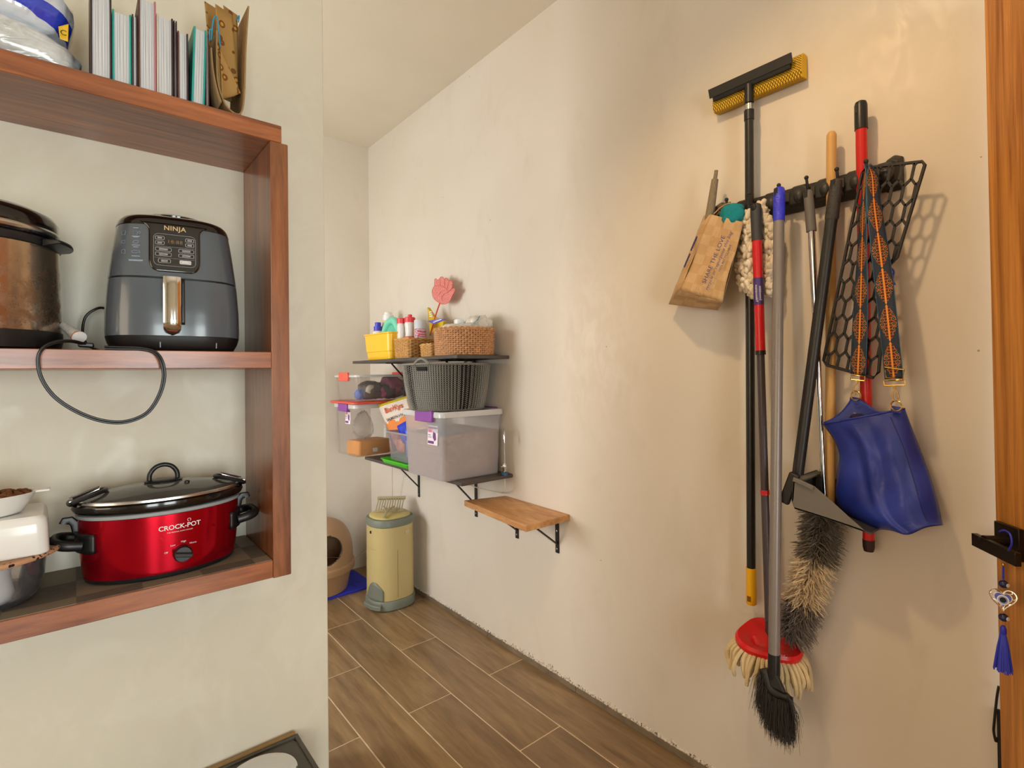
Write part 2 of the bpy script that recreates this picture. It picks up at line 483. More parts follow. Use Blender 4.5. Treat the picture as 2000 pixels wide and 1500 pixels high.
# ================================================================== left wall: shelf unit and what stands on it
YF, YB = 1.48, 1.77
su = thing('shelf_unit', 'reddish brown open wooden shelf unit mounted on the cream partition wall', 'shelf', (-.16, YB, .82))
def brd(name, lo, hi, mat): return MB().box(lo, hi).build(name, mat, su, smooth=False, bevel=.0015, seg=1)
brd('top_board', (-.75, YF, 1.974), (.4235, YB-.001, 2.020), m_red_wood_x)
brd('side_panel', (.3945, YF, .8180), (.4395, YB-.001, 1.9735), m_red_wood_y)
brd('side_panel', (-.80, YF, .8180), (-.751, YB-.001, 1.9735), m_red_wood_y)
brd('middle_board', (-.7505, YF, 1.370), (.3940, YB-.001, 1.4125), m_red_wood_x)
brd('bottom_board', (-.7505, YF, .820), (.3940, YB-.001, .8655), m_red_wood_x)
# woven liner on the bottom board
k = NT('woven_liner'); p = k.obj(); ch = k.n('ShaderNodeTexChecker'); ch.inputs['Scale'].default_value = 8.5
k.l(k.scale(p, (1, 1, 0), None), ch.inputs['Vector']); ch.inputs['Color1'].default_value = srgb(128, 116, 100); ch.inputs['Color2'].default_value = srgb(82, 76, 70)
wv = k.noise(k.scale(p, (60, 700, 1)), 1, 2); k.col(k.mix(k.math('MULTIPLY', k.ramp(wv, .3, .7), .35), ch.outputs[0], srgb(150, 140, 125)))
k.b.inputs['Roughness'].default_value = .7; k.bump(wv, .4, .001)
tag(MB().box((-.74, YF+.004, .8658), (.392, YB-.002, .8672)).build('shelf_liner', k.m, smooth=False), 'grey checked woven liner on the bottom board under the red slow cooker', 'liner')

# ---- books standing with the page edges outwards
m_pg = NT('book_pages'); _p = m_pg.obj(); _n = m_pg.noise(m_pg.scale(_p, (900, 1, 4)), 1, 2)
m_pg.col(m_pg.mix(m_pg.ramp(_n, .35, .7), srgb(226, 228, 230), srgb(150, 156, 166))); m_pg.b.inputs['Roughness'].default_value = .8
m_pg.bump(_n, .5, .001); m_pg = m_pg.m
def cov(rgb): return M('cover_%d_%d_%d' % rgb, rgb, .45)
TEAL, DKM, PNK, BRN, DGR, RED, CREAM = (30, 160, 150), (58, 40, 44), (186, 120, 132), (96, 62, 52), (70, 66, 70), (170, 60, 60), (205, 196, 180)
def book(label, xl, xr, ztop, cl, cr, lean=0., depth=.15, yf=1.492, tc=.0035, loose=0.0):
    h = ztop-2.0205; w = xr-xl
    t = thing('book', label, 'book', (xl if lean <= 0 else xr, yf, 2.0205+.0005), 0, 'books on the top board', ry=-lean)
    x0 = 0 if lean <= 0 else -w; x1 = x0+w
    # page block, gently bowed at the fore-edge
    mb = MB(); n = 6
    def pg(u, v):
        b = .004*math.sin(math.pi*u)
        return (lerp(x0+tc, x1-tc, u)+loose*math.sin(v*3+u*2)*.5, .004-b*.6, .004+(h-.009)*v)
    mb.grid(pg, 8, 8)
    mb.box((x0+tc, .0045, .004), (x1-tc, depth-.004, h-.005))
    mb.build('pages', m_pg, t, local=True)
    for (a, b, c) in ((x0, x0+tc, cl), (x1-tc, x1, cr)):
        MB().box((a, 0, 0), (b, depth, h)).build('cover', M('cover_%d_%d_%d' % c, c, .45), t, local=True, bevel=.001, seg=1)
    MB().box((x0, depth-.003, 0), (x1, depth+.001, h)).build('spine', M('cover_%d_%d_%d' % cr, cr, .45), t, local=True, bevel=.001, seg=1)
    return t
book('thick dark maroon book at the left end of the book row', .027, .0645, 2.262, DKM, DKM)
book('teal covered book beside the thick maroon one', .0655, .1005, 2.186, TEAL, TEAL)
book('thin dark grey notebook between the teal book and the pink one', .1015, .1125, 2.19, DGR, DKM, tc=.003)
book('tall book with grey left cover and dusty pink right cover', .1135, .1475, 2.238, BRN, PNK)
book('thick book of white pages in a cream and maroon cover', .1485, .1815, 2.212, CREAM, DKM)
book('very thin brown leather notebook right of the thick white-paged book', .1825, .1895, 2.21, DKM, DKM, tc=.0025)
book('short book with a brown cover left of the leaning teal book', .1905, .2125, 2.188, BRN, DKM)
book('slim teal book leaning to the left in the row', .2185, .2465, 2.214, TEAL, TEAL, lean=-.03, tc=.004)
book('thin dark brown notebook pressed against the tan organizer', .2485, .2565, 2.205, DKM, BRN, tc=.0025)

# ---- tan felt organizer with patterned paper bags
t = thing('felt_organizer', 'tan U-shaped felt holder at the right end of the book row', 'organizer', (.305, 1.5, 2.0205))
m_felt = M('tan_felt', (150, 122, 82), .9, var=.12, vs=60, bump=.3, bs=300)
cur = spline([(.2735, 0, 2.225), (.273, 0, 2.15), (.276, 0, 2.09), (.292, 0, 2.042), (.318, 0, 2.0245), (.334, 0, 2.04), (.34, 0, 2.10), (.343, 0, 2.2), (.3505, 0, 2.32)], 40)
mb = MB()
for y0, y1 in ((1.496, 1.66),):
    inn = []
    for i, p in enumerate(cur):
        tg = (cur[min(i+1, 40)]-cur[max(i-1, 0)]).normalized(); inn.append(p+V((-tg.z, 0, tg.x))*.0035)
    ring = lambda y: [V((p.x, y, p.z)) for p in cur]+[V((p.x, y, p.z)) for p in reversed(inn)]
    mb.loft([ring(y0), ring(y1)], cap=False)
    mb.v += []
    o = len(mb.v); n = 41
    mb.v += [tuple(V((p.x, y0, p.z))) for p in cur]+[tuple(V((p.x, y0, p.z))) for p in inn]
    for i in range(n-1): mb.f.append((o+i, o+i+1, o+n+i+1, o+n+i))
mb.build('felt_sleeve', m_felt, t)
cur2 = spline([(.262, 0, 2.175), (.266, 0, 2.12), (.274, 0, 2.075), (.2835, 0, 2.045)], 14)
mb = MB(); mb.grid(lambda u, v: (cur2[int(round(u*14))].x, lerp(1.493, 1.62, v), cur2[int(round(u*14))].z), 14, 1)
mb.build('felt_flap', m_felt, t, solid=.003)
k = NT('sun_print_paper'); p = k.obj()
vo = k.n('ShaderNodeTexVoronoi'); vo.inputs['Scale'].default_value = 38; k.l(p, vo.inputs['Vector'])
ringm = k.math('MULTIPLY', k.math('GREATER_THAN', vo.outputs['Distance'], .18), k.math('LESS_THAN', vo.outputs['Distance'], .34))
dot = k.math('LESS_THAN', vo.outputs['Distance'], .17)
c = k.mix(ringm, srgb(176, 136, 76), srgb(120, 76, 30)); c = k.mix(dot, c, srgb(214, 150, 50)); k.col(c); k.b.inputs['Roughness'].default_value = .8
m_sun = k.m
t2 = thing('paper_gift_bag', 'folded tan paper bag printed with little suns inside the felt holder', 'paper bag', (.305, 1.55, 2.05))
def quad_sheet(mb, a, b, c, d, bow=0.0, n=8):
    a, b, c, d = map(V, (a, b, c, d)); nn = (b-a).cross(d-a).normalized()
    mb.grid(lambda u, v: lerp(lerp(a, b, u), lerp(d, c, u), v)+nn*bow*math.sin(math.pi*u)*math.sin(math.pi*v), n, n)
for pts in (((.2745, 1.51, 2.30), (.318, 1.53, 2.30), (.334, 1.54, 2.10), (.284, 1.52, 2.075)),
            ((.30, 1.55, 2.33), (.338, 1.57, 2.33), (.339, 1.57, 2.12), (.325, 1.55, 2.11)),
            ((.284, 1.505, 2.19), (.334, 1.52, 2.095), (.318, 1.53, 2.085), (.288, 1.51, 2.06)),
            ((.262, 1.58, 2.34), (.31, 1.60, 2.34), (.33, 1.6, 2.1), (.28, 1.58, 2.1))):
    mb = MB(); quad_sheet(mb, *pts, bow=.006); mb.build('bag_panel', m_sun, t2, solid=.0008)
m_cyan = M('cyan_cord', (38, 150, 190), .5)
for pts in (((.264, 1.505, 2.20), (.268, 1.50, 2.25), (.276, 1.50, 2.262), (.280, 1.50, 2.23), (.284, 1.505, 2.19)),
            ((.262, 1.51, 2.20), (.261, 1.505, 2.225), (.266, 1.505, 2.225)), ((.334, 1.56, 2.31), (.338, 1.55, 2.318), (.336, 1.55, 2.30))):
    MB().tube(spline(pts, 16), .0016, 6).build('bag_handle', m_cyan, t2)

# ---- plastic wrapped packages
def pillow(rx, ry, rz, e=3.0, n=40, m_=20, wr=.06, seed=1, fq=9):
    rr = random.Random(seed); ph = [rr.uniform(0, 6.28) for _ in range(6)]
    mb = MB(); rings = []
    for i in range(1, m_):
        f = -math.pi/2+math.pi*i/m_; rg = []
        cz, sz = abs(math.cos(f))**(2/e), math.copysign(abs(math.sin(f))**(2/e), math.sin(f))
        for j in range(n):
            a = 2*math.pi*j/n; cx_, sy_ = sup(1, 1, e, a)
            w = 1+wr*(math.sin(fq*cx_+ph[0])*math.sin(fq*.8*sz+ph[1])+.6*math.sin(fq*1.9*sy_+ph[2]+3*cx_)+.4*math.sin(fq*3.1*(cx_+sz)+ph[3]))
            rg.append((rx*cx_*cz*w, ry*sy_*cz*w, rz*sz*w))
        rings.append(rg)
    return mb.loft(rings)
k = NT('printed_wrap'); p = k.obj(); sp = k.n('ShaderNodeSeparateXYZ'); k.l(p, sp.inputs[0])
h = k.math('ADD', sp.outputs[2], k.math('MULTIPLY', k.noise(p, 9, 2), .03))
band = k.math('MULTIPLY', k.math('GREATER_THAN', h, -.018), k.math('LESS_THAN', h, .022))
k.col(k.mix(band, srgb(216, 222, 232), srgb(42, 66, 200))); k.b.inputs['Roughness'].default_value = .12
k.b.inputs['Coat Weight'].default_value = 1; k.bump(k.noise(p, 16, 2, .5, 1.2), .7, .01); m_wrap = k.m
k = NT('clear_film'); k.col(k.mix(k.ramp(k.noise(k.obj(), 14, 4, .6, 1.0), .4, .65), srgb(176, 180, 180), srgb(214, 218, 220))); k.b.inputs['Roughness'].default_value = .06; k.b.inputs['Coat Weight'].default_value = 1
k.bump(k.noise(k.scale(k.obj(), (1, 1, 2.4)), 11, 2, .5, 1.6), .9, .012); m_film = k.m
t = thing('wrapped_package', 'clear crinkled plastic bag of white contents lying on the top board', 'package', (-.14, 1.60, 2.0205))
pillow(.150, .10, .048, 4.0, wr=.035, seed=2).mapv(lambda p: V((p.x-.14, p.y+1.60, p.z*(1-.9*max(0, p.x)) + 2.07 - .16*max(0, p.x-.02)))).build('wrapping', m_film, t, ang=60)
t = thing('wrapped_package', 'blue and white printed plastic pack with yellow tag on top of the clear bag', 'package', (-.15, 1.60, 2.105))
Rt = Matrix.Rotation(math.radians(12), 3, 'Y')
pillow(.148, .095, .062, 3.5, wr=.03, seed=5).build('wrapping', m_wrap, t, local=True, ang=60).matrix_local = Matrix.Translation(V((0, 0, .075))) @ Rt.to_4x4()
tq = [py_(114, 52, 1.500), py_(134, 47, 1.500), py_(133, 82, 1.500), py_(117, 76, 1.500)]
tg_ = MB(); quad_sheet(tg_, *tq, bow=.002); tg_.build('yellow_tag', M('yellow_tag', (224, 184, 40), .4), t, solid=.001)
ms = MB(); text_on(ms, 'C', .016, lambda x, y: py_(124, 64, 1.4965)+V((x, 0, y))); ms.build('lettering', M('print_dark', (40, 34, 30), .5), t)

# ---- multi cooker
PC = V((-.174, 1.622, 1.4128))
t = thing('pressure_cooker', 'stainless steel multi cooker with a black lid at the left end of the middle board', 'pressure cooker', PC)
def L(prof, name, mat, parent, c=PC, n=56, **kw): return MB().lathe(prof, c, n, **kw).build(name, mat, parent)
L([(.135, 0), (.150, .004), (.153, .02), (.1525, .040)], 'base', m_blk, t)
k = NT('grimy_steel'); p = k.obj(); k.b.inputs['Metallic'].default_value = .9; k.b.inputs['Roughness'].default_value = .2
n1 = k.noise(p, 34, 5, .7); sp = k.n('ShaderNodeSeparateXYZ'); k.l(p, sp.inputs[0])
g = k.math('MULTIPLY', k.ramp(n1, .42, .66), k.ramp(sp.outputs[2], .26, .04))
k.col(k.mix(k.math('MULTIPLY', g, .85, clamp=True), srgb(178, 158, 138), srgb(146, 100, 56)))
k.l(k.math('ADD', .16, k.math('MULTIPLY', g, .45)), k.b.inputs['Roughness'])
L([(.1500, .040), (.1505, .042), (.149, .12), (.147, .225), (.146, .226)], 'steel_body', k.m, t)
L([(.149, .226), (.151, .230), (.150, .243), (.142, .246)], 'collar', m_blk, t)
lid = L([(.143, .246), (.146, .250), (.146, .285), (.138, .298), (.11, .312), (.06, .322), (.01, .325)], 'lid', m_blkgl, t)
MB().lathe([(.1468, .253), (.1485, .256), (.1485, .262), (.1468, .265)], PC, 56, cap=False).build('lid_trim', m_steel, lid)
hd = MB(); c0 = py_(118, 482, 1.60)
hd.loft([[V((PC.x+r*math.cos(a), PC.y+r*math.sin(a)-.02, PC.z+z)) for (r, z) in ((.140, .224), (.140, .240), (.166+.008*math.cos(3*a+1.2), .238), (.168+.008*math.cos(3*a+1.2), .230))] for a in np.linspace(-.55, .15, 10)])
hd.build('side_handle', m_blk, t, bevel=.002)
L([(.03, .322), (.032, .335), (.02, .342)], 'vent_knob', m_blk, t, n=24)

# ---- air fryer (faces slightly left)
AF = V((.199, 1.624, 1.4128)); th = math.radians(-7)
t = thing('air_fryer', 'dark grey rounded air fryer with black control panel on the middle board', 'air fryer', AF, th)
SEC = [(0, .122), (.004, .130), (.018, .138), (.034, .1425), (.05, .1435), (.10, .1425), (.16, .1385), (.20, .134), (.24, .129), (.28, .1235), (.30, .120), (.315, .116), (.326, .106), (.333, .085), (.337, .05), (.338, .01)]
def hw(z):
    for (z0, a0), (z1, a1) in zip(SEC, SEC[1:]):
        if z <= z1: return lerp(a0, a1, (z-z0)/(z1-z0))
    return SEC[-1][1]
NE, DB = 3.4, .985
def fring(z, d=0.0, n=96):
    a = hw(z)+d; return [V((*sup(a, a*DB, NE, 2*math.pi*j/n), z)) for j in range(n)]
def ffront(x, z, d=0.0):
    a = hw(z)+d; q = max(0, 1-(abs(x)/a)**NE)
    return V((x, -a*DB*q**(1/NE), z))
m_af = M('fryer_grey', (86, 94, 103), .2, coat=.3)
MB().loft([fring(z) for z in (0, .004, .012, .02, .028, .0345)]).build('base', m_blk, t, local=True)
drw = MB().loft([fring(.0345, -.002), fring(.0355)]+[fring(z) for z in np.linspace(.04, .170, 12)]+[fring(.1715, -.002)]).build('drawer', m_af, t, local=True)
MB().loft([fring(z, -.004) for z in (.168, .178)]).build('seam', m_blk, t, local=True)
MB().loft([fring(.1740, -.002), fring(.175)]+[fring(z) for z in np.linspace(.18, .300, 12)]+[fring(.302, -.002)]).build('body', m_af, t, local=True)
MB().loft([fring(.300, -.001), fring(.301, .0012)]+[fring(z, .0012) for z in (.306, .312, .318, .324, .329, .333, .3355, .337, .338)]).build('top_cover', m_blkgl, t, local=True)
MB().lathe([(.072, .334), (.074, .342), (.066, .346), (.03, .347)], (0, .01, 0), 40).build('top_vent', m_blkgl, t, local=True)
# control panel: wraps the front and melts into the top cover
mb = MB(); rows = np.linspace(.187, .306, 26); rings = []
for z in rows:
    q = min(1, (z-.187)/.028); w = .033+.0185*math.sqrt(max(0, 1-(1-q)**2))
    if z > .285: w += .016*((z-.285)/.021)**2
    rings.append([ffront(lerp(-w, w, u), z, .0018) for u in np.linspace(0, 1, 20)])
mb.loft(rings, closed=False); pan = mb.build('control_panel', m_blkgl, t, local=True, solid=.0025)
def on(z, d=.0036): return lambda x, y: ffront(x, z+y, d)
text_on(MB(), 'NINJA', .0155, on(.2935), bold=.0004, space=1.05)
lm = MB(); text_on(lm, 'NINJA', .0155, on(.2945), bold=.0003, space=1.08); lm.build('lettering', m_lett_gold, pan, local=True)
def outline(mb, hx, hz, cx_, cz_, r, rad, d=.004):
    mb.tube([ffront(cx_+x, cz_+y, d) for x, y in rrect(hx, hz, r, 4)], rad, 5, closed=True)
ol = MB(); outline(ol, .042, .0385, 0, .2405, .010, .0004); ol.build('panel_outline', m_lett_g, pan, local=True)
def button(cx_, cz_, hx, hz, txt, fill=None):
    b = MB(); pts = rrect(hx, hz, .002, 3)
    b.loft([[ffront(cx_+x, cz_+y, .0035) for x, y in pts], [ffront(cx_+x, cz_+y, .0048) for x, y in pts]])
    ob = b.build('button', fill or m_blk, pan, local=True)
    e = MB(); outline(e, hx, hz, cx_, cz_, .002, .0003, .0048)
    if txt: text_on(e, txt, .0042, lambda x, y: ffront(cx_+x, cz_+y, .0052))
    else:
        for dz in (.0012, -.0012): e.bar(ffront(cx_-hx*.55, cz_+dz, .005), ffront(cx_+hx*.55, cz_+dz, .005), .0005, .0007)
    e.build('button_print', m_lett_w, ob, local=True)
for z, s in ((.2685, '▲'), (.2565, '▼')):
    for x in (-.030, .030): 
        button(x, z, .0085, .0042, None)
for z in (.241, .229):
    for x in (-.023, .023): button(x, z, .0155, .0042, None)
button(-.021, .213, .012, .0045, None); button(.021, .213, .0115, .0045, None, M('silver_button', (190, 190, 188), .4))
dp = MB(); outline(dp, .0165, .0085, 0, .2615, .001, .0003)
dpo = dp.build('display', m_blk, pan, local=True)
e = MB(); text_on(e, '18:88', .0125, on(.2610, .0042), space=1.15); e.build('display_digits', M('amber_digits', (140, 110, 70), .5), dpo, local=True)
for z in (.2485, .2205):
    e = MB(); e.tube([ffront(x, z, .004) for x in np.linspace(-.040, .040, 9)], .0003, 4); e.build('panel_line', m_lett_g, pan, local=True)
# cooking chart printed on the left of the body: small outline icons and rules
ic = MB()
def icon(poly, cx_, cz_, s):
    ic.tube([ffront(cx_+x*s, cz_+y*s, .0012) for x, y in poly], .00045, 4, closed=True)
fish = [(math.cos(a)*1.0-.1, math.sin(a)*.5) for a in np.linspace(.35, 2*math.pi-.35, 16)]+[(1.3, -.5), (1.3, .5)]
icon(fish, -.0775, .2310, .0065)
icon([(math.cos(a)*(1+.2*math.sin(2*a)), math.sin(a)*.7) for a in np.linspace(0, 6.0, 14)], -.0765, .2545, .0055)
icon([(-1, -.7), (.3, -.7), (.3, .8), (-1, .8)], -.0755, .2765, .006); icon([(.9+.4*math.cos(a), .2+.4*math.sin(a)) for a in np.linspace(0, 5.8, 10)], -.0755, .2765, .006)
for z, w in ((.2890, .005), (.2665, .005), (.2425, .005), (.2685, .008), (.2470, .008), (.2205, .008), (.2115, .014), (.2095, .013)):
    ic.bar(ffront(-.0765-w, z, .0008), ffront(-.0765+w, z, .0008), .0006, .0014)
for x in (-.1005,):
    icon([(-.6, -.8), (.6, -.8), (.6, .6), (0, 1), (-.6, .6)], x, .231, .006); icon([(-.7, -.5), (.7, -.5), (.4, .6), (-.4, .6)], x, .2545, .006); icon([(-.5, -.8), (.5, -.8), (.7, .8), (-.7, .8)], x, .2765, .006)
ic.build('cooking_chart', M('print_blue_grey', (150, 172, 196), .5), t, local=True)
# chrome pull with its dark recess
rc = MB(); rc.loft([[ffront(x, z, .0012) for z in np.linspace(.062, .172, 12)] for x in np.linspace(.012, .0195, 4)], closed=False); rc.build('handle_recess', m_blk, drw, local=True, solid=.002)
hb = MB(); rings = []
for z in np.linspace(.036, .1735, 24):
    q = min(1, (z-.036)/.016); w = .0175*math.sqrt(max(.02, 1-(1-q)**2)); f = ffront(-.006, z).y
    pr = .026*math.sin(min(1, (z-.036)/.03)*math.pi/2)
    rings.append([V((-.006-w, f+.002, z)), V((-.006-w, f-pr+.004, z)), V((-.006-w*.6, f-pr, z)), V((-.006+w*.6, f-pr, z)), V((-.006+w, f-pr+.004, z)), V((-.006+w, f+.002, z))])
hb.loft(rings).build('handle', m_chrome, drw, local=True, ang=50)
for x in (-.03, .085):
    MB().bar(ffront(x, .008, .002), ffront(x, .020, .002), .002, .003).build('base_slot', m_lett_g, t, local=True)
# fryer cable at its back left
MB().tube(spline([(.065, 1.70, 1.525), (.045, 1.715, 1.528), (.02, 1.72, 1.505), (.014, 1.715, 1.46), (.024, 1.70, 1.432), (.045, 1.66, 1.4175)], 30), .0032, 8).build('cable', m_blk, t)

# ---- hanging power cord with plug
t = thing('power_cord', 'black twin power cord drooping in a loop below the middle board', 'cord', (.08, 1.466, 1.33))
pts = [py_(x, y, yy) for x, y, yy in ((165, 673, 1.53), (135, 667, 1.49), (100, 672, 1.470), (80, 686, 1.462), (75, 708, 1.462), (84, 742, 1.463), (110, 776, 1.463), (152, 803, 1.463), (200, 820, 1.463), (245, 822, 1.463), (285, 806, 1.463), (308, 774, 1.463), (318, 738, 1.463), (314, 708, 1.463), (300, 689, 1.468), (272, 682.5, 1.472), (235, 682, 1.474), (205, 681, 1.477))]
sp1 = spline(pts, 90)
MB().tube(sp1, .0026, 8).build('wire', m_blk, t)
sp2 = [p+V((.0046*math.cos(i*.09), -.001, .0046*math.sin(i*.09))) for i, p in enumerate(sp1)]
MB().tube(sp2, .0026, 8).build('wire', m_blk, t)
pl = py_(168, 674, 1.53)
MB().obox(pl, (.014, 0, -.001), (0, .008, 0), (0, 0, .0055)).build('plug', m_blk, t, bevel=.003)

# ---- small printed tube lying behind the cord
a, b = py_(122, 634, 1.60), py_(156, 660, 1.545)
t = thing('paper_tube', 'small white printed tube with an orange ring leaning beside the steel cooker', 'tube', (a.x, 1.57, 1.4128))
MB().axis(a, b, [(0, .003), (.004, .008), ((b-a).length-.006, .014)], 20).build('sleeve', M('printed_white', (196, 194, 190), .5, var=.25, vs=160), t)
dd = (b-a).normalized()
MB().axis(b-dd*.007, b-dd*.0045, [(0, .0142), (.0025, .0144)], 20).build('orange_ring', M('orange_rim', (196, 106, 50), .5), t)
MB().axis(b-dd*.0045, b, [(0, .0140), (.004, .0140), (.0045, .011)], 20).build('tube_end', m_white, t)

# ---- red slow cooker
SK = V((.172, 1.628, .8675)); A, B = .168, .113
t = thing('slow_cooker', 'metallic red oval slow cooker with glass lid on the bottom board', 'slow cooker', SK)
def oval(prof, name, mat, par, n=80, **kw): return MB().lathe(prof, SK, n, sx=1, sy=B/A).build(name, mat, par, **kw)
oval([(.150, .0), (.157, .003), (.160, .012)], 'foot_ring', m_blk, t)
k = NT('red_metal'); k.b.inputs['Metallic'].default_value = .85; k.b.inputs['Roughness'].default_value = .2
p = k.obj(); n1 = k.noise(p, 38, 5, .75, .5); n2 = k.noise(k.scale(p, (1, 1, .25)), 90, 3, .7, 2.0)
sc_ = k.math('MAXIMUM', k.math('MULTIPLY', k.ramp(n1, .66, .72), .7), k.math('MULTIPLY', k.ramp(n2, .72, .75), .6))
k.col(k.mix(sc_, srgb(196, 16, 40), srgb(96, 20, 26))); k.l(k.math('ADD', .17, k.math('MULTIPLY', sc_, .4)), k.b.inputs['Roughness'])
oval([(.158, .010), (.161, .012), (.166, .06), (.169, .11), (.170, .152), (.167, .153)], 'shell', k.m, t)
oval([(.168, .152), (.173, .154), (.174, .161), (.170, .163)], 'grey_rim', M('grey_rim', (150, 156, 160), .4), t)
oval([(.168, .162), (.178, .168), (.182, .176), (.180, .184), (.174, .187), (.168, .184)], 'stoneware_rim', m_blkgl, t)
oval([(.150, .03), (.158, .10), (.162, .180)], 'stoneware_pot', M('stoneware', (40, 36, 34), .3), t)
gl = clear('smoked_glass', (120, 122, 120), .55, .06, .3)
lid = oval([(.171, .186), (.168, .190), (.150, .198), (.12, .207), (.08, .213), (.04, .2155), (.008, .216)], 'glass_lid', gl, t)
oval([(.1715, .186), (.174, .188), (.173, .193), (.1675, .1945), (.1665, .190)], 'lid_rim', m_steel, t)
oval([(.040, .2155), (.042, .219), (.034, .2215), (.01, .222)], 'handle_plate', m_blk, t)
MB().tube(spline([SK+V((-.03, 0, .219)), SK+V((-.029, 0, .236)), SK+V((-.018, 0, .252)), SK+V((0, 0, .258)), SK+V((.018, 0, .252)), SK+V((.029, 0, .236)), SK+V((.03, 0, .219))], 24), .0055, 10).build('lid_handle', m_blk, t)
MB().lathe([(.006, 0), (.006, .004), (.003, .006)], SK+V((.045, -.045, .2125)), 12).build('steam_vent', m_blk, t)
for s in (-1, 1):
    e = SK+V((s*.166, 0, 0))
    w = MB(); pts = [e+V((-s*.004, -.045, .096)), e+V((s*.026, -.046, .102)), e+V((s*.042, -.030, .106)), e+V((s*.045, 0, .106)), e+V((s*.042, .030, .106)), e+V((s*.026, .046, .102)), e+V((-s*.004, .045, .096))]
    w.tube(spline(pts, 24), .0095, 10, sq=1.25).build('side_handle', m_blk, t)
    pl_ = MB(); pl_.loft([[SK+V((s*(.1685+d)*math.cos(a), (.1685+d)*B/A*math.sin(a)*1.0, z)) for z in np.linspace(.078, .122, 6)] for a in np.linspace(-.62, .62, 14) for d in (.002,)], closed=False)
    pl_.build('handle_mount', m_blk, t, solid=.009)
    hk = MB().tube([e+V((s*.004, 0, .12)), e+V((s*.008, 0, .14)), e+V((s*.016, 0, .15)), e+V((s*.026, 0, .15)), e+V((s*.028, 0, .143))], .005, 8, sq=1.8)
    hk.build('latch_hook', m_blk, t)
    cl_ = thing  # clip arms lying on the lid rim
    c1 = MB().tube(spline([SK+V((s*.178, -.03, .194)), SK+V((s*.150, -.035, .205)), SK+V((s*.122, -.02, .212)), SK+V((s*.118, .012, .212)), SK+V((s*.148, .03, .205)), SK+V((s*.178, .03, .194))], 20), .0048, 8)
    c1.build('lid_clip', m_blk, t)
    MB().tube([SK+V((s*.184, -.022, .196)), SK+V((s*.130, -.018, .218)), SK+V((s*.126, .01, .220)), SK+V((s*.184, .02, .198))], .0016, 6).build('clip_wire', m_steel, t)
    MB().ell(SK+V((s*.181, 0, .190)), (.009, .034, .007), 14, 8).build('clip_hinge', m_blk, t)
def ofront(x, z, d=.0):
    r = .1665+d+.02*(z-.06); q = max(0, 1-(x/r)**2); return SK+V((x, -(r*B/A)*math.sqrt(q), z))
e = MB(); text_on(e, 'CROCK-POT', .0155, lambda x, y: ofront(.021+x, .120+y, .003), bold=.0002, space=.98)
text_on(e, 'THE ORIGINAL SLOW COOKER', .0038, lambda x, y: ofront(.021+x, .1085+y, .003))
e.tube([ofront(.040+.0035*math.cos(a), .1325+.0035*math.sin(a), .003) for a in np.linspace(-1, 4.6, 12)], .0005, 5)
e.build('lettering', m_lett_w, t); e = MB()
for s, x, z in (('Low', .006, .077), ('High', .028, .082), ('Warm', .048, .074), ('Off', -.008, .062)): text_on(e, s, .0058, lambda X, Y, x=x, z=z: ofront(x+X, z+Y, .003))
e.build('dial_lettering', m_lett_w, t)
kc = ofront(.026, .053, .002)
kb = MB().axis(kc, kc+V((0, -.02, 0)), [(0, .0195), (.004, .020), (.010, .0185), (.013, .017)], 32).build('dial', m_blk, t)
MB().obox(kc+V((0, -.017, 0)), (.0185, 0, -.004), (0, .006, 0), (.001, 0, .0045)).build('dial_grip', m_blkmat, kb, bevel=.002)

# ---- stack at the left of the bottom board
TU = V((-.150, 1.602, .8675))
t = thing('clear_tub', 'clear round plastic tub under the leopard trimmed mat', 'tub', TU)
MB().lathe([(.062, .001), (.078, .004), (.090, .018), (.097, .05), (.1005, .100), (.0985, .100), (.095, .05), (.087, .018), (.06, .004)], TU, 48).build('tub_wall', clear('clear_tub_plastic', (206, 210, 226), .10, .12, .25), t)
a = V((-.135, 1.585, .874)); b = a+V((-.012, -.004, .078))
t = thing('medicine_jar', 'white jar with a yellow striped label lying inside the clear tub', 'jar', a)
MB().axis(a, b, [(0, .033), (.002, .036), (.06, .036)], 32).build('jar_body', m_white, t)
dd = (b-a).normalized(); MB().axis(a+dd*.060, b, [(0, .039), (.018, .039), (.02, .036)], 32).build('jar_lid', m_white, t)
mb = MB(); u_ = dd.cross(V((0, 1, 0))).normalized(); w_ = dd.cross(u_)
mb.grid(lambda u, v: a+dd*(.008+.045*v)+(u_*math.cos(-2.35+.34*u)+w_*math.sin(-2.35+.34*u))*.0366, 6, 2); mb.build('label_stripe', M('label_yellow', (236, 176, 30), .5), t, solid=.0006)
t = thing('trimmed_mat', 'round tan mat with a black leopard stitched edge between tub and white box', 'mat', (-.150, 1.602, .969))
MB().lathe([(.115, 0), (.120, .002), (.120, .005), (.115, .007)], (-.150, 1.602, .9682), 64).build('mat_disc', M('mat_tan', (178, 140, 108), .85, bump=.3, bs=400), t)
k = NT('leopard_trim'); vo = k.n('ShaderNodeTexVoronoi'); vo.inputs['Scale'].default_value = 120; k.l(k.obj(), vo.inputs['Vector'])
k.col(k.mix(k.math('LESS_THAN', vo.outputs['Distance'], .36), srgb(196, 148, 112), srgb(30, 20, 18))); k.b.inputs['Roughness'].default_value = .8
MB().tube([(-.150+.1205*math.cos(a), 1.602+.1205*math.sin(a), .9715) for a in np.linspace(0, 2*math.pi, 73)[:-1]], .0055, 8, closed=True).build('edge_trim', k.m, t)
t = thing('white_box', 'glossy white rectangular box under the kibble dish', 'box', (-.165, 1.60, .976))
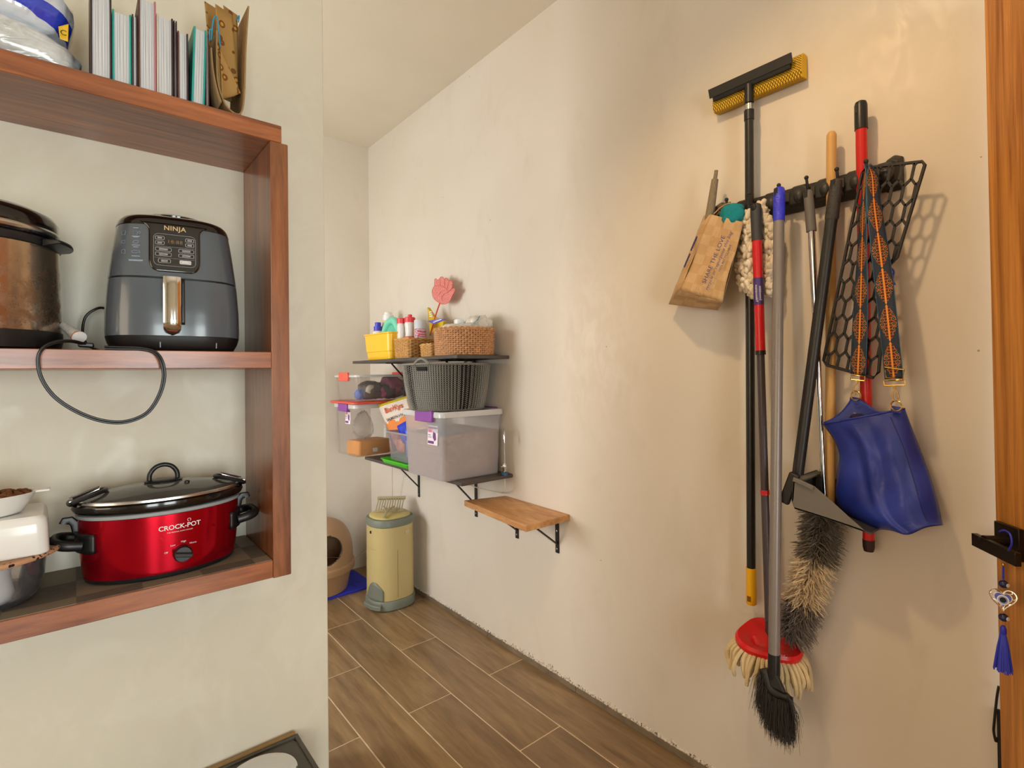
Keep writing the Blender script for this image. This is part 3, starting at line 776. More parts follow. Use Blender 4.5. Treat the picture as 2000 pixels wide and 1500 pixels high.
def rloft(c, secs, r, name, mat, par, n=6, rz=0, **kw):
    c = V(c); mb = MB(); R = Matrix.Rotation(rz, 3, 'Z')
    mb.loft([[c+R @ V((x, y, z)) for x, y in rrect(hx, hy, min(r, hx*.98, hy*.98), n)] for hx, hy, z in secs])
    return mb.build(name, mat, par, **kw)
rloft((-.160, 1.605, .9762), [(.1125, .088, 0), (.1145, .09, .003), (.112, .088, .060), (.110, .086, .074), (.104, .080, .0815)], .02, 'box_shell', m_cer, t, rz=.03)
t = thing('kibble_dish', 'white oval dish of brown kibble on top of the white box', 'dish', (-.165, 1.60, 1.0585))
DK = V((-.170, 1.60, 1.0585))
MB().lathe([(.075, 0), (.082, .003), (.100, .035), (.106, .044), (.103, .044), (.096, .034), (.078, .006), (.07, .005)], DK, 56, sx=1, sy=.72).build('dish_bowl', m_cer, t)
tb = MB(); tb.loft([[DK+V((x, y, z)) for y, z in ((-.016, .040), (.016, .040), (.016, .045), (-.016, .045))] for x in (.098, .118, .126)]); tb.build('dish_tab', m_cer, t, bevel=.002)
m_kib = M('kibble_brown', (122, 76, 38), .8, var=.35, vs=90)
mb = MB(); rr = random.Random(4)
MB_ = None
for _ in range(230):
    a = rr.uniform(0, 6.28); q = math.sqrt(rr.random())*.092
    mb.ell(DK+V((q*math.cos(a), q*.70*math.sin(a), .036+.006*rr.random()+.008*(1-(q/.092)**2))), (.0062, .0062, .0042), 7, 5)
mb.lathe([(.09, .034), (.03, .038)], DK, 30, sx=1, sy=.7)
kb_ = mb.build('kibble', m_kib, None, kind='stuff'); kb_['label'] = 'brown kibble heaped in the white oval dish'; kb_['category'] = 'kibble'

# ---- raised feeder at the foot of the partition
t = thing('raised_feeder', 'dark raised pet feeder stand at the foot of the partition wall', 'feeder', (.27, 1.64, 0))
m_dk = M('feeder_dark', (74, 72, 64), .45, var=.1)
fx0, fx1, fy0, fy1, fz = -.02, .533, 1.50, 1.745, .218
HOLES = [(.395, 1.615), (.115, 1.615)]
mb = MB()
# top plate with two round openings, built as two square panels with a hole each
for cx_, cy_ in HOLES:
    lo_x, hi_x = (.256, fx1-.012) if cx_ > .25 else (fx0+.012, .256)
    n = 48; inner = []; outer = []
    for j in range(n):
        a = 2*math.pi*j/n; c_, s_ = math.cos(a), math.sin(a)
        inner.append(V((cx_+.082*c_, cy_+.082*s_, fz-.006)))
        tx = (hi_x-cx_)/c_ if c_ > 1e-6 else ((lo_x-cx_)/c_ if c_ < -1e-6 else 9)
        ty = (fy1-.012-cy_)/s_ if s_ > 1e-6 else ((fy0+.012-cy_)/s_ if s_ < -1e-6 else 9)
        q = min(tx, ty); outer.append(V((cx_+q*c_, cy_+q*s_, fz-.006)))
    mb.loft([outer, inner, [p-V((0, 0, .012)) for p in inner]], cap=False)
mb.build('top_plate', m_dk, t, smooth=False)
rim = MB()
rim.box((fx0, fy1-.012, .16), (fx1, fy1, fz)); rim.box((fx0, fy0, .16), (fx1, fy0+.012, fz)); rim.box((fx0, fy0+.0121, .16), (fx0+.012, fy1-.0121, fz)); rim.box((fx1-.012, fy0+.0121, .16), (fx1, fy1-.0121, fz))
rim.build('rim', m_dk, t, smooth=False, bevel=.0015)
MB().box((fx0, fy1+.0002, .19), (fx1-.006, fy1+.010, fz+.004)).build('back_strip', M('tan_edge', (150, 116, 66), .6), t, smooth=False)
for x in (fx0+.004, fx1-.032):
    for y in (fy0+.004, fy1-.032): MB().box((x, y, 0), (x+.028, y+.028, .16)).build('leg', m_dk, t, smooth=False, bevel=.002)
for (cx_, cy_), lb in zip(HOLES, ('shiny steel bowl in the near end of the raised feeder', 'steel bowl in the far left end of the raised feeder')):
    tb = thing('steel_bowl', lb, 'bowl', (cx_, cy_, fz-.06))
    MB().lathe([(.092, .0645), (.094, .067), (.090, .0685), (.079, .064), (.070, .03), (.058, .006), (.02, .004), (.02, .0), (.06, .002), (.074, .03), (.0805, .060)], (cx_, cy_, fz-.06), 56).build('bowl_shell', m_chrome, tb)

# ================================================================== pantry: wall shelves
def bracket(par, y, ztop, depth=.215, drop=.25, dia=True, plate_w=.02, full=True):
    b = MB()
    b.box((W-.005, y-plate_w/2, ztop-drop), (W-.0005, y+plate_w/2, ztop-.0008))
    b.box((W-depth, y-plate_w/2, ztop-.0055), (W-.005, y+plate_w/2, ztop-.0008))
    b.bar((W-depth*.82, y, ztop-.006), (W-.005, y, ztop-drop*.75), .006, .012, up=(0, 1, 0))
    o = b.build('bracket', m_blkmetal, par, smooth=False)
    for dz in (.06, drop-.018):
        MB().axis((W-.0050, y, ztop-dz), (W-.0068, y, ztop-dz), [(0, .0042), (.0012, .004), (.0018, .002)], 10).build('screw', m_steel, o)
def wshelf(label, x0, y0, y1, z0, z1, mat, brs, edge=None):
    t = thing('wall_shelf', label, 'shelf', (W, (y0+y1)/2, z0))
    MB().box((x0, y0, z0), (W-.001, y1, z1)).build('board', mat, t, smooth=False, bevel=.0012, seg=1)
    for y in brs: bracket(t, y, z0)
    return t
ZT, ZL = 1.434, .862
wshelf('upper charcoal wall shelf holding the wicker baskets', 1.305, 1.98, 3.145, ZT-.016, ZT, m_blackmel, (2.87, 2.27))
wshelf('lower charcoal wall shelf under the storage bins', 1.310, 1.963, 2.99, ZL-.016, ZL, m_blackmel, (2.873, 2.27))
t = thing('wall_shelf', 'small light wooden shelf on black brackets, empty and lowest on the wall', 'shelf', (W, 1.8, .72))
mb = MB(); mb.prism([(1.362, 1.588, .716), (W-.001, 1.584, .716), (W-.001, 2.022, .722), (1.398, 2.075, .724)], (0, 0, .026))
mb.build('board', m_oak, t, smooth=False, bevel=.002)
for y in (1.66, 1.935): bracket(t, y, .7155, .18, .155)

# ---- chrome tap on the lower shelf, its hose below
t = thing('drinking_tap', 'slim chrome gooseneck tap at the near end of the lower shelf', 'tap', (1.562, 1.972, ZL))
bx, by = 1.562, 1.972
pts = [(bx, by, ZL+.055), (bx, by, 1.05)]+[(bx-.022*(1-math.cos(a))*.7, by-.022*(1-math.cos(a))*.9, 1.05+.028*math.sin(a)) for a in np.linspace(.2, math.pi, 9)]+[(bx-.0308, by-.0396, 1.022)]
MB().tube(pts, .0045, 10).build('spout', m_chrome, t)
MB().lathe([(.014, 0), (.014, .004), (.008, .007), (.008, .03), (.011, .034), (.011, .05), (.006, .056)], (bx, by, ZL), 20).build('tap_base', m_chrome, t)
MB().bar((bx-.022, by-.004, ZL+.042), (bx+.022, by+.004, ZL+.042), .006, .006).build('lever', m_chrome, t, bevel=.002)
MB().lathe([(.017, .0005), (.017, .012), (.013, .014)], (bx, by, ZL), 20).build('blue_collar', M('blue_collar', (40, 84, 120), .4), t)
MB().tube(spline([(bx, by, ZL-.017), (bx, by, .80), (bx+.004, by+.03, .775), (W-.006, 2.10, .755), (W-.006, 2.3, .752), (1.57, 2.38, .78), (1.5, 2.36, .82), (1.42, 2.30, .842)], 40), .0028, 6).build('hose', M('white_hose', (214, 200, 176), .5), t)

# ---- clear storage bins
m_bin = clear('frosted_bin', (246, 242, 248), .40, .3, .15, .2)
m_bin2 = clear('clear_bin', (244, 234, 228), .2, .3, .15)
m_lidc = clear('frosted_lid', (248, 246, 246), .8, .3, .15, .25)
def latch(par, c, ax, w, h, mat, nrm):
    c, ax, nrm = V(c), V(ax), V(nrm)
    MB().obox(c+nrm*.006, ax*w/2, nrm*.007, V((0, 0, h/2))).build('latch', mat, par, bevel=.004, seg=2)
def storage_bin(name, label, cx_, cy_, hx, hy, z0, h, lat, taper=.9, rz=0, group='clear storage bins', lid=True, mat=None, latch_dx=0.0):
    t = thing(name, label, 'storage bin', (cx_, cy_, z0), rz, group)
    b = MB(); rings = []
    outer = [(taper, 0.0), (taper*1.01, .006), (1.0-(1-taper)*.15, h*.86), (1.0, h*.87), (1.0, h*.9)]
    for s, z in outer: rings.append([V((x*s, y*s, z)) for x, y in rrect(hx, hy, .028, 5)])
    b.loft(rings, cap=False)
    bot = [V((x*taper, y*taper, .0008)) for x, y in rrect(hx, hy, .028, 5)]; o = len(b.v); b.v += [tuple(p) for p in bot]; b.f.append(tuple(range(o, o+len(bot)))[::-1])
    b.build('bin_body', mat or m_bin, t, local=True)
    if lid:
        l = MB(); l.loft([[V((x*s, y*s, z)) for x, y in rrect(hx, hy, .028, 5)] for s, z in ((1.02, h*.9), (1.05, h*.905), (1.05, h*.965), (1.03, h*.985), (.96, h*.985), (.94, h*.96))])
        l.build('bin_lid', m_lidc, t, local=True)
    if lat:
        for s in (-1, 1): latch_obj = MB().obox((s*(hx*1.05+.004), latch_dx, h*.92), (0, hy*.42, 0), (s*.007, 0, 0), (0, 0, .026)).build('latch', lat, t, local=True, bevel=.004)
    return t
m_pur = M('purple_latch', (140, 70, 160), .4); m_cor = M('coral_latch', (238, 96, 78), .4)
def sticker(par, rz, P, U, N, w, h):
    # printed bin label: white card with purple bands and a small bin drawing
    P, U, N = V(P), V(U).normalized(), V(N).normalized(); Z = U.cross(N) if U.cross(N).z > 0 else N.cross(U)
    s = MB().obox(P, U*w/2, Z*h/2, N*.0004).build('sticker', M('sticker_white', (240, 226, 236), .5), par, local=True, smooth=False)
    q = MB()
    for a, b, c_, d in ((-.46, -.3, .14, -.44), (-.46, .34, .46, .44), (-.44, -.02, -.2, .02), (-.44, -.12, -.1, -.09)):
        q.add([P+U*w*x+Z*h*y+N*.0008 for x, y in ((a, b), (c_, b), (c_, d), (a, d))], [(0, 1, 2, 3)])
    q.add([P+U*w*x+Z*h*y+N*.0008 for x, y in ((.05, .2), (.3, .12), (.36, -.2), (.2, -.3), (.02, -.1))], [(0, 1, 2, 3, 4)])
    q.build('sticker_print', M('sticker_purple', (110, 56, 120), .5), s, local=True, smooth=False)
    q = MB()
    q.add([P+U*w*x+Z*h*y+N*.0009 for x, y in ((-.42, .36), (-.08, .36), (-.08, .16), (-.42, .16))], [(0, 1, 2, 3)])
    q.build('sticker_logo', M('sticker_pink', (226, 90, 140), .5), s, local=True, smooth=False)

# big bin of kibble, purple latch
t = storage_bin('storage_bin', 'large frosted bin full of kibble with purple latch, under the grey basket', 1.418, 2.20, .172, .183, ZL+.0005, .318, m_pur, .93, latch_dx=-.045)
sticker(t, 0, (-.1685, -.095, .205), (0, -1, 0), (-1, 0, .04), .088, .088)
k = NT('kibble_mass'); p = k.obj(); vo = k.n('ShaderNodeTexVoronoi'); vo.inputs['Scale'].default_value = 115; k.l(p, vo.inputs['Vector'])
hs = k.n('ShaderNodeSeparateColor'); k.l(vo.outputs['Color'], hs.inputs[0])
k.col(k.mix(hs.outputs[0], srgb(122, 94, 76), srgb(188, 152, 128))); k.b.inputs['Roughness'].default_value = .85; k.bump(vo.outputs['Distance'], .9, .004); m_kmass = k.m
mb = MB(); n = 22
R_ = rrect(.155, .166, .026, 5)
def ktop(x, y): return .205+.012*math.sin(17*x+1)+.010*math.sin(23*y+x*9)+ (.02 if x > .1 else 0)*math.sin((x-.1)*30)
mb.loft([[V((x, y, .004)) for x, y in R_], [V((x*1.035, y*1.035, .16)) for x, y in R_], [V((x*1.04, y*1.04, ktop(x, y))) for x, y in R_], [V((x*.5, y*.5, ktop(x*.5, y*.5)+.008)) for x, y in R_], [V((x*.05, y*.05, .222)) for x, y in R_]])
mb.mapv(lambda p: p+V((1.418, 2.20, ZL+.0005)))
kb_ = mb.build('kibble_fill', m_kmass, None, kind='stuff', ang=60); kb_['label'] = 'brown kibble filling the large frosted bin'; kb_['category'] = 'kibble'
sc_t = thing('scoop', 'blue grey scoop standing in the kibble inside the large bin', 'scoop', (1.35, 2.07, 1.08))
MB().prism([(1.262, 2.062, 1.125), (1.262, 2.062, 1.05), (1.45, 2.06, 1.05), (1.415, 2.06, 1.075)], (0, .05, 0)).build('scoop_blade', M('scoop_blue', (92, 112, 124), .5), sc_t, bevel=.004)

# grey knit-look basket on top of the big bin: real zig-zag cords over a dark shell that paints the shade in the gaps
GB = V((1.382, 2.185, ZL+.0005+.3135))
t = thing('knit_basket', 'grey plastic basket with a knitted look standing on the big kibble bin', 'basket', GB)
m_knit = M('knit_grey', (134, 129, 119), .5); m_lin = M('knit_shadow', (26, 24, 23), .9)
bh = .222
def bprof(z):
    q = z/bh; return .80+.20*min(1, q*1.02)**.55
def bp(a, z, d=0.0):
    x, y = sup(.206, .165, 3.0, a); s = bprof(z); r = math.hypot(x, y); f = (r*s+d)/r
    return GB+V((x*f, y*f, z))
na = 80
MB().loft([[bp(2*math.pi*j/64, z, -.006) for j in range(64)] for z in np.linspace(.002, bh-.004, 8)], cap=False).build('gap_shade', m_lin, t, solid=.001)  # added dark shell: painted shade behind the cord holes
MB().loft([[bp(2*math.pi*j/64, .0005, -.003) for j in range(64)], [bp(2*math.pi*j/64, .006, -.001) for j in range(64)]]).build('basket_bottom', m_knit, t)
mb = MB(); rows = 22
for j in range(na):
    a0 = 2*math.pi*j/na; da = 2*math.pi/na*.30
    for s in (-1, 1):
        pts = []
        for i in range(rows*2+1):
            z = .004+(bh-.012)*i/(rows*2); pts.append(bp(a0+s*da*(1 if i % 2 else .25), z, .0012 if i % 2 else -.0022))
        mb.tube(pts, .0024, 4, cap=False)
mb.build('knit_cords', m_knit, t, kind='stuff', ang=80)
MB().tube([bp(2*math.pi*j/64, bh-.003, 0) for j in range(64)], .005, 8, closed=True).build('rim', m_knit, t)
for s, ac in ((-1, math.radians(205)), (1, math.radians(25))):
    pts = []
    for q in np.linspace(-1, 1, 15):
        a = ac+q*.26; pts.append(bp(a, bh-.004+.024*math.cos(q*math.pi/2)**.8, .004))
    MB().tube(pts, .0055, 8).build('handle', m_knit, t)
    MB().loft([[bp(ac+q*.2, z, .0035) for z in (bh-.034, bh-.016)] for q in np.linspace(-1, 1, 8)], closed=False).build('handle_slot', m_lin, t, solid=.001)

# back bins
t = storage_bin('storage_bin', 'tall frosted bin with a purple latch at the back end of the lower shelf', 1.415, 3.135, .168, .158, ZL+.0005, .318, m_pur, .93, latch_dx=-.01, mat=m_bin2)
sticker(t, 0, (-.1645, -.045, .235), (0, -1, 0), (-1, 0, .04), .075, .085)
o_t = thing('orange_packet', 'orange packet lying at the bottom of the tall back bin', 'packet', (1.40, 3.08, ZL+.004))
rloft((1.375, 3.075, ZL+.004), [(.10, .07, 0), (.108, .076, .01), (.106, .075, .075), (.10, .07, .088)], .01, 'packet_body', M('orange_paper', (236, 154, 52), .6, var=.1, vs=12), o_t, rz=.12)
MB().box((1.36, 2.9975, ZL+.022), (1.395, 2.999, ZL+.045)).build('packet_label', m_white, o_t, smooth=False)
g_t = thing('grey_bottle', 'dark grey round bottle beside the orange packet in the back bin', 'bottle', (1.515, 3.05, ZL+.004))
MB().lathe([(.03, 0), (.034, .004), (.034, .05), (.026, .07), (.012, .08), (.012, .1)], (1.518, 3.05, ZL+.004), 24).build('bottle_body', M('dark_grey_pl', (74, 76, 70), .5), g_t)
w_t = thing('plastic_bag', 'crumpled clear plastic bag above the orange packet in the back bin', 'bag', (1.36, 3.1, ZL+.095))
pillow(.058, .05, .085, 2.0, 36, 20, .13, 8, 5).mapv(lambda p: V((p.x*(1-3*p.z), p.y*(1-3*p.z), p.z))+V((1.345, 3.09, ZL+.178))).build('bag_film', clear('thin_film', (222, 212, 202), .24, .3, .06), w_t)
zz = ZL+.0005+.318*.987
rl = thing('bin_lid', 'flat coral red lid lying on top of the tall back bin', 'lid', (1.41, 3.13, zz))
rloft((1.402, 3.11, zz+.001), [(.185, .185, 0), (.192, .192, .004), (.192, .192, .010), (.186, .186, .014)], .03, 'lid_plate', M('coral_lid', (228, 84, 62), .4), rl)
z2 = zz+.0165
t = storage_bin('storage_bin', 'shallow clear bin of odds and ends with a coral latch, topmost at the back', 1.415, 3.125, .166, .165, z2, .158, m_cor, .93, latch_dx=-.01, mat=m_bin2)
cl = [((60, 54, 50), 'dark folded fabric bundle inside the shallow coral latched bin', (-.03, -.08, .045), (.07, .05, .042)), ((150, 60, 96), 'plum purple bag inside the shallow coral latched bin', (.10, -.07, .06), (.05, .06, .055)),
      ((196, 70, 128), 'magenta pouch inside the shallow coral latched bin', (.03, -.10, .035), (.05, .03, .03)), ((52, 60, 60), 'black plastic packet inside the shallow coral latched bin', (.085, -.115, .04), (.06, .022, .036)),
      ((60, 110, 200), 'small blue and orange ball inside the shallow coral latched bin', (-.115, -.09, .028), (.022, .022, .024)), ((200, 190, 170), 'pale crumpled sachet inside the shallow coral latched bin', (-.055, -.13, .05), (.03, .012, .022))]
for i, (c, lb, p, r) in enumerate(cl):
    q = thing('bundle', lb, 'bundle', (1.415+p[0], 3.125+p[1], z2+.003), 0, 'odds and ends in the shallow bin')
    pillow(*[q_*1.25 for q_ in r], 2.4, 24, 12, .10, 20+i, 5).mapv(lambda v, p=p: v+V((1.415+p[0], 3.125+p[1], z2+max(p[2], 0)*1.3+.002))).build('bundle_body', M('bundle_%d' % i, c, .55, var=.3, vs=30), q)

# green tray, small bin and snack bags between the big bins
t = thing('green_tray', 'bright green shallow plastic tray under the small clear bin', 'tray', (1.43, 2.55, ZL))
def trayz(s): return [V((x*s, y*s, 0)) for x, y in rrect(.135, .165, .03, 5)]
mb = MB(); c = V((1.418, 2.565, ZL+.001))
mb.loft([[c+p+V((0, 0, z)) for p in trayz(s)] for s, z in ((.9, 0), (.94, .004), (1.0, .022), (1.03, .023), (1.03, .026), (.99, .026), (.93, .008), (.9, .006))]); mb.build('tray_shell', M('lime_green', (70, 200, 30), .35), t)
t = storage_bin('storage_bin', 'small open clear bin of snack bags on the green tray', 1.425, 2.535, .130, .142, ZL+.0275, .165, None, .9, lid=False, mat=clear('small_bin', (214, 214, 226), .34, .25, .2))
MB().tube([V((1.425+x, 2.535+y, ZL+.0275+.148)) for x, y in rrect(.133, .145, .028, 5)], .005, 8, closed=True).build('bin_rim', clear('small_bin_rim', (224, 224, 232), .75, .25, .2), t)
def snack(label, corners, th_, mat, name='snack_bag', n=14, seed=0, par=None):
    # pillow pack: four corner points, thickness th_
    a, b, c, d = [V(p) for p in corners]; N_ = (b-a).cross(d-a).normalized(); rr = random.Random(seed); ph = rr.uniform(0, 6)
    t = thing(name, label, 'snack bag', (a+b+c+d)/4)
    mb = MB()
    for s in (1, -1):
        def fn(u, v, s=s):
            p = lerp(lerp(a, b, u), lerp(d, c, u), v); e = (math.sin(math.pi*u)*math.sin(math.pi*v))**.5
            return p+N_*s*th_*e*(1+.12*math.sin(9*u+ph)+.1*math.sin(11*v+ph*2+4*u))
        mb.grid(fn, n, n, uv=lambda u, v: (u, v), flip=(s < 0))
    mb.build('bag_foil', mat, t, ang=70); return t, a, b, c, d, N_
k = NT('barkys_foil'); uvn = k.n('ShaderNodeTexCoord').outputs['UV']; sp = k.n('ShaderNodeSeparateXYZ'); k.l(uvn, sp.inputs[0])
v_ = sp.outputs[1]; u_n = sp.outputs[0]
edge = k.math('ADD', v_, k.math('MULTIPLY', k.noise(uvn, 6, 3), .35))
c = k.mix(k.math('GREATER_THAN', edge, .68), srgb(226, 212, 200), srgb(226, 130, 60))
c = k.mix(k.math('GREATER_THAN', edge, .95), c, srgb(160, 92, 50))
c = k.mix(k.math('MULTIPLY', k.math('GREATER_THAN', u_n, .78), .8), c, srgb(222, 148, 90))
c = k.mix(k.math('LESS_THAN', v_, .075), c, srgb(196, 178, 30)); k.col(c); k.b.inputs['Roughness'].default_value = .3
bt, a, b, c_, d, N_ = snack('white and orange treat bag with a yellow top seam standing in the small bin', (wx(738, 791, .232), wx(811, 768, .15), wx(842, 845, .18), wx(770, 868, .25)), .026, k.m, seed=1)
if N_.x > 0: N_ = -N_
def bag_uv(u, v): 
    p = lerp(lerp(a, b, u), lerp(d, c_, u), v); return p+N_*(.0275*(math.sin(math.pi*u)*math.sin(math.pi*v))**.5*1.22+.001)
e = MB(); text_on(e, 'BarKys', .25, lambda x, y: bag_uv(.42+x*.72, .24-y*.75), bold=.004); e.build('lettering', M('print_orange', (206, 84, 36), .5), bt)
e = MB(); text_on(e, 'SALMON VIVES', .12, lambda x, y: bag_uv(.42+x*.72, .47-y*.75), bold=.002); e.build('lettering', M('print_dark', (40, 34, 30), .5), bt)
snack('shiny royal blue snack packet in the small clear bin', (wx(775, 832, .24), wx(793, 822, .22), wx(806, 862, .22), wx(786, 868, .24)), .014, M('blue_foil', (40, 64, 210), .25, .3), seed=2)
snack('white snack packet leaning against the big kibble bin', (wx(783, 823, .22), wx(812, 816, .18), wx(818, 868, .20), wx(796, 850, .22)), .014, M('white_foil', (216, 214, 208), .35), seed=3)
snack('orange snack packet low inside the small clear bin', (wx(771, 856, .245), wx(790, 858, .235), wx(790, 884, .235), wx(776, 882, .245)), .012, M('salmon_foil', (232, 140, 100), .4), seed=4)
snack('pale blue packet upright inside the small clear bin', (wx(792, 858, .235), wx(808, 860, .225), wx(808, 895, .225), wx(794, 893, .235)), .010, M('pale_blue_foil', (130, 150, 226), .4), seed=5)
snack('crumpled white plastic bag wedged behind the grey knit basket', (py_(815, 776, 2.368), py_(830, 768, 2.368), py_(838, 797, 2.368), py_(817, 797, 2.368)), .014, M('white_film', (228, 226, 222), .3), seed=6)

# ================================================================== upper shelf contents
t = thing('yellow_tub', 'bright yellow plastic tub at the far end of the upper shelf', 'tub', (1.43, 2.85, ZT))
m_yel = M('yellow_plastic', (250, 196, 44), .28)
c = V((1.438, 2.855, ZT+.0008)); mb = MB()
mb.loft([[c+V((x*s, y*s, z)) for x, y in rrect(.118, .168, .03, 5)] for s, z in ((.86, 0), (.885, .004), (.91, .045), (.935, .048), (.965, .10), (.985, .143), (1.03, .146), (1.03, .152), (.97, .152), (.93, .10), (.86, .006))]); mb.build('tub_shell', m_yel, t)
def bottle(label, x, y, z0, prof, mat, cap_prof, cap_mat, extra=None, sx=1, sy=1, name='bottle', group=None, cat='bottle'):
    t = thing(name, label, cat, (x, y, z0), 0, group)
    MB().lathe(prof, (x, y, z0), 28, sx=sx, sy=sy).build('bottle_body', mat, t)
    if cap_prof: MB().lathe(cap_prof, (x, y, z0), 24).build('cap', cap_mat, t)
    return t
zb = ZT+.008
m_blucap = M('blue_cap', (66, 62, 206), .35); m_mint = M('mint_plastic', (120, 214, 186), .35)
p = wx(737, 640, .16)
bottle('white bottle with a stepped blue cap in the yellow tub', p.x, p.y-.01, zb, [(.032, 0), (.036, .004), (.036, .155), (.03, .175), (.022, .182)], m_white, [(.026, .180), (.026, .208), (.0185, .210), (.0185, .232), (.016, .234)], m_blucap)
p = wx(758, 600, .09)
bottle('tall cream bleach bottle with a white cap in the yellow tub', p.x, p.y, zb, [(.04, 0), (.044, .004), (.044, .20), (.036, .235), (.026, .255)], M('cream_bottle', (236, 228, 190), .4), [(.034, .25), (.034, .282), (.026, .285), (.024, .300), (.02, .303)], m_white)
t = thing('detergent_jug', 'mint green detergent jug with a round handle in the yellow tub', 'bottle', (1.46, 2.76, zb))
mc = V((1.405, 2.805, zb+.118))
MB().tube([mc+V((0, .095*math.cos(a), .10*math.sin(a))) for a in np.linspace(0, 2*math.pi, 41)[:-1]], .024, 14, closed=True, up=(1, 0, 0)).build('jug_ring', m_mint, t)
MB().ell(mc+V((.002, 0, 0)), (.018, .08, .085), 20, 12).build('jug_wall', M('mint_inner', (100, 196, 172), .4), t)
MB().box((mc.x-.026, mc.y-.095, zb), (mc.x+.026, mc.y+.095, zb+.10)).build('jug_body', m_mint, t, bevel=.015, seg=3)

# wicker baskets: real woven strands over stakes
m_wick = M('wicker', (206, 154, 90), .6, var=.2, vs=60); m_wick_d = M('wicker_gap_shade', (84, 50, 24), .85)
m_wick2 = M('wicker_brown', (196, 142, 96), .6, var=.25, vs=60)
def wicker(name, label, c, path, h, rows, waves, r, amp, mat, flare=1.05, stakes=True, dark=None):
    # path(s) -> (x, y) closed outline, s in 0..1
    c = V(c); t = thing(name, label, 'basket', c, 0, 'wicker baskets on the upper shelf')
    def pt(s, z, d=0.0):
        x, y = path(s % 1); q = 1+(flare-1)*z/h; x2, y2 = path((s+.002) % 1); nx, ny = (y2-y), -(x2-x); L_ = math.hypot(nx, ny) or 1
        return c+V(((x*q)+nx/L_*d, (y*q)+ny/L_*d, z))
    n = 56
    MB().loft([[pt(j/n, z, -r*1.2) for j in range(n)] for z in (.002, h*.5, h-.004)], cap=False).build('gap_shade', dark or m_wick_d, t, solid=.0012)  # dark shell added to paint shade between the strands
    MB().loft([[pt(j/n, z, -.002) for j in range(n)] for z in (.0006, .004)]).build('basket_bottom', mat, t)
    mb = MB(); m_ = waves*4
    for i in range(rows):
        z = .006+(h-.014)*i/(rows-1)
        mb.tube([pt(k_/m_, z, amp*math.sin(2*math.pi*(k_/4.0)+(math.pi if i % 2 else 0))) for k_ in range(m_)], r, 5, closed=True)
    mb.build('weave', mat, t, kind='stuff', ang=80)
    if stakes:
        mb = MB()
        for k_ in range(waves*2): mb.tube([pt(k_/(waves*2.0), .003, 0), pt(k_/(waves*2.0), h-.004, 0)], r*.9, 5)
        mb.build('stakes', mat, t, kind='stuff', ang=80)
    for dz, ph in ((0, 0), (.004, .5)):
        m2 = waves*3
        MB().tube([pt(k_/m2, h-.004+dz+.002*math.sin(2*math.pi*k_/3+ph*6), r*.9*math.cos(2*math.pi*k_/3+ph*6)) for k_ in range(m2)], r*1.15, 6, closed=True).build('rim', mat, t)
    return t, pt
def rpath(hx, hy, r):
    P = rrect(hx, hy, r, 4); P = P+[P[0]]; Ls = [0]
    for (a, b), (c_, d) in zip(P, P[1:]): Ls.append(Ls[-1]+math.hypot(c_-a, d-b))
    def f(s):
        q = s*Ls[-1]
        for i in range(len(P)-1):
            if q <= Ls[i+1]+1e-9:
                u = (q-Ls[i])/max(1e-9, Ls[i+1]-Ls[i]); return lerp(P[i][0], P[i+1][0], u), lerp(P[i][1], P[i+1][1], u)
        return P[-1]
    return f
wicker('wicker_basket', 'rectangular honey wicker basket next to the yellow tub', (1.455, 2.555, ZT+.0005), rpath(.122, .077, .012), .104, 12, 20, .0038, .0030, m_wick)
wicker('wicker_basket', 'tiny honey wicker basket tucked against the round basket', (1.365, 2.295, ZT+.0005), rpath(.035, .05, .008), .062, 8, 9, .0034, .0026, m_wick, 1.1)
RB = V((1.447, 2.128, ZT+.0005))
wicker('wicker_basket', 'round brown woven basket heaped with plastic bags on the upper shelf', RB, lambda s: (.138*math.cos(2*math.pi*s), .138*math.sin(2*math.pi*s)), .128, 13, 34, .0046, .0036, m_wick2, 1.03)

# things in the rectangular basket
p = wx(793, 640, .19)
bt = bottle('clear squeeze bottle with a red flip cap in the rectangular wicker basket', 1.415, 2.615, ZT+.006, [(.026, 0), (.03, .004), (.03, .095), (.025, .13), (.027, .165), (.03, .185), (.026, .2)], M('milky_bottle', (226, 221, 216), .3), [(.030, .196), (.030, .222), (.024, .225), (.012, .227), (.012, .238), (.009, .240)], M('red_cap', (222, 62, 70), .35))
MB().lathe([(.0306, .03), (.0306, .118)], (1.415, 2.615, ZT+.006), 28, cap=False).build('label_band', M('band_red_white', (226, 84, 56), .5), bt)
mb = MB(); mb.grid(lambda u, v: (1.415+.031*math.cos(3.55+.35*u), 2.615+.031*math.sin(3.55+.35*u), ZT+.036+.082*v), 5, 2); mb.build('label_stripe', m_white, bt)
bottle('small clear squeeze bottle with a red cap behind the other red capped one', 1.40, 2.685, ZT+.006, [(.022, 0), (.025, .004), (.025, .18), (.02, .2)], MATS['milky_bottle'], [(.026, .195), (.026, .222), (.02, .225)], MATS['red_cap'])
k = NT('spray_label'); p = k.obj(); sp = k.n('ShaderNodeSeparateXYZ'); k.l(p, sp.inputs[0])
blk = k.ramp(k.noise(k.scale(p, (1, 60, 160)), 1, 1), .5, .52)
c = k.mix(blk, srgb(196, 190, 208), srgb(200, 72, 90)); c = k.mix(k.math('LESS_THAN', sp.outputs[2], .055), c, srgb(84, 84, 170))
c = k.mix(k.math('MULTIPLY', k.math('GREATER_THAN', sp.outputs[1], .006), k.math('LESS_THAN', sp.outputs[1], .02)), c, srgb(240, 160, 110)); k.col(c); k.b.inputs['Roughness'].default_value = .3
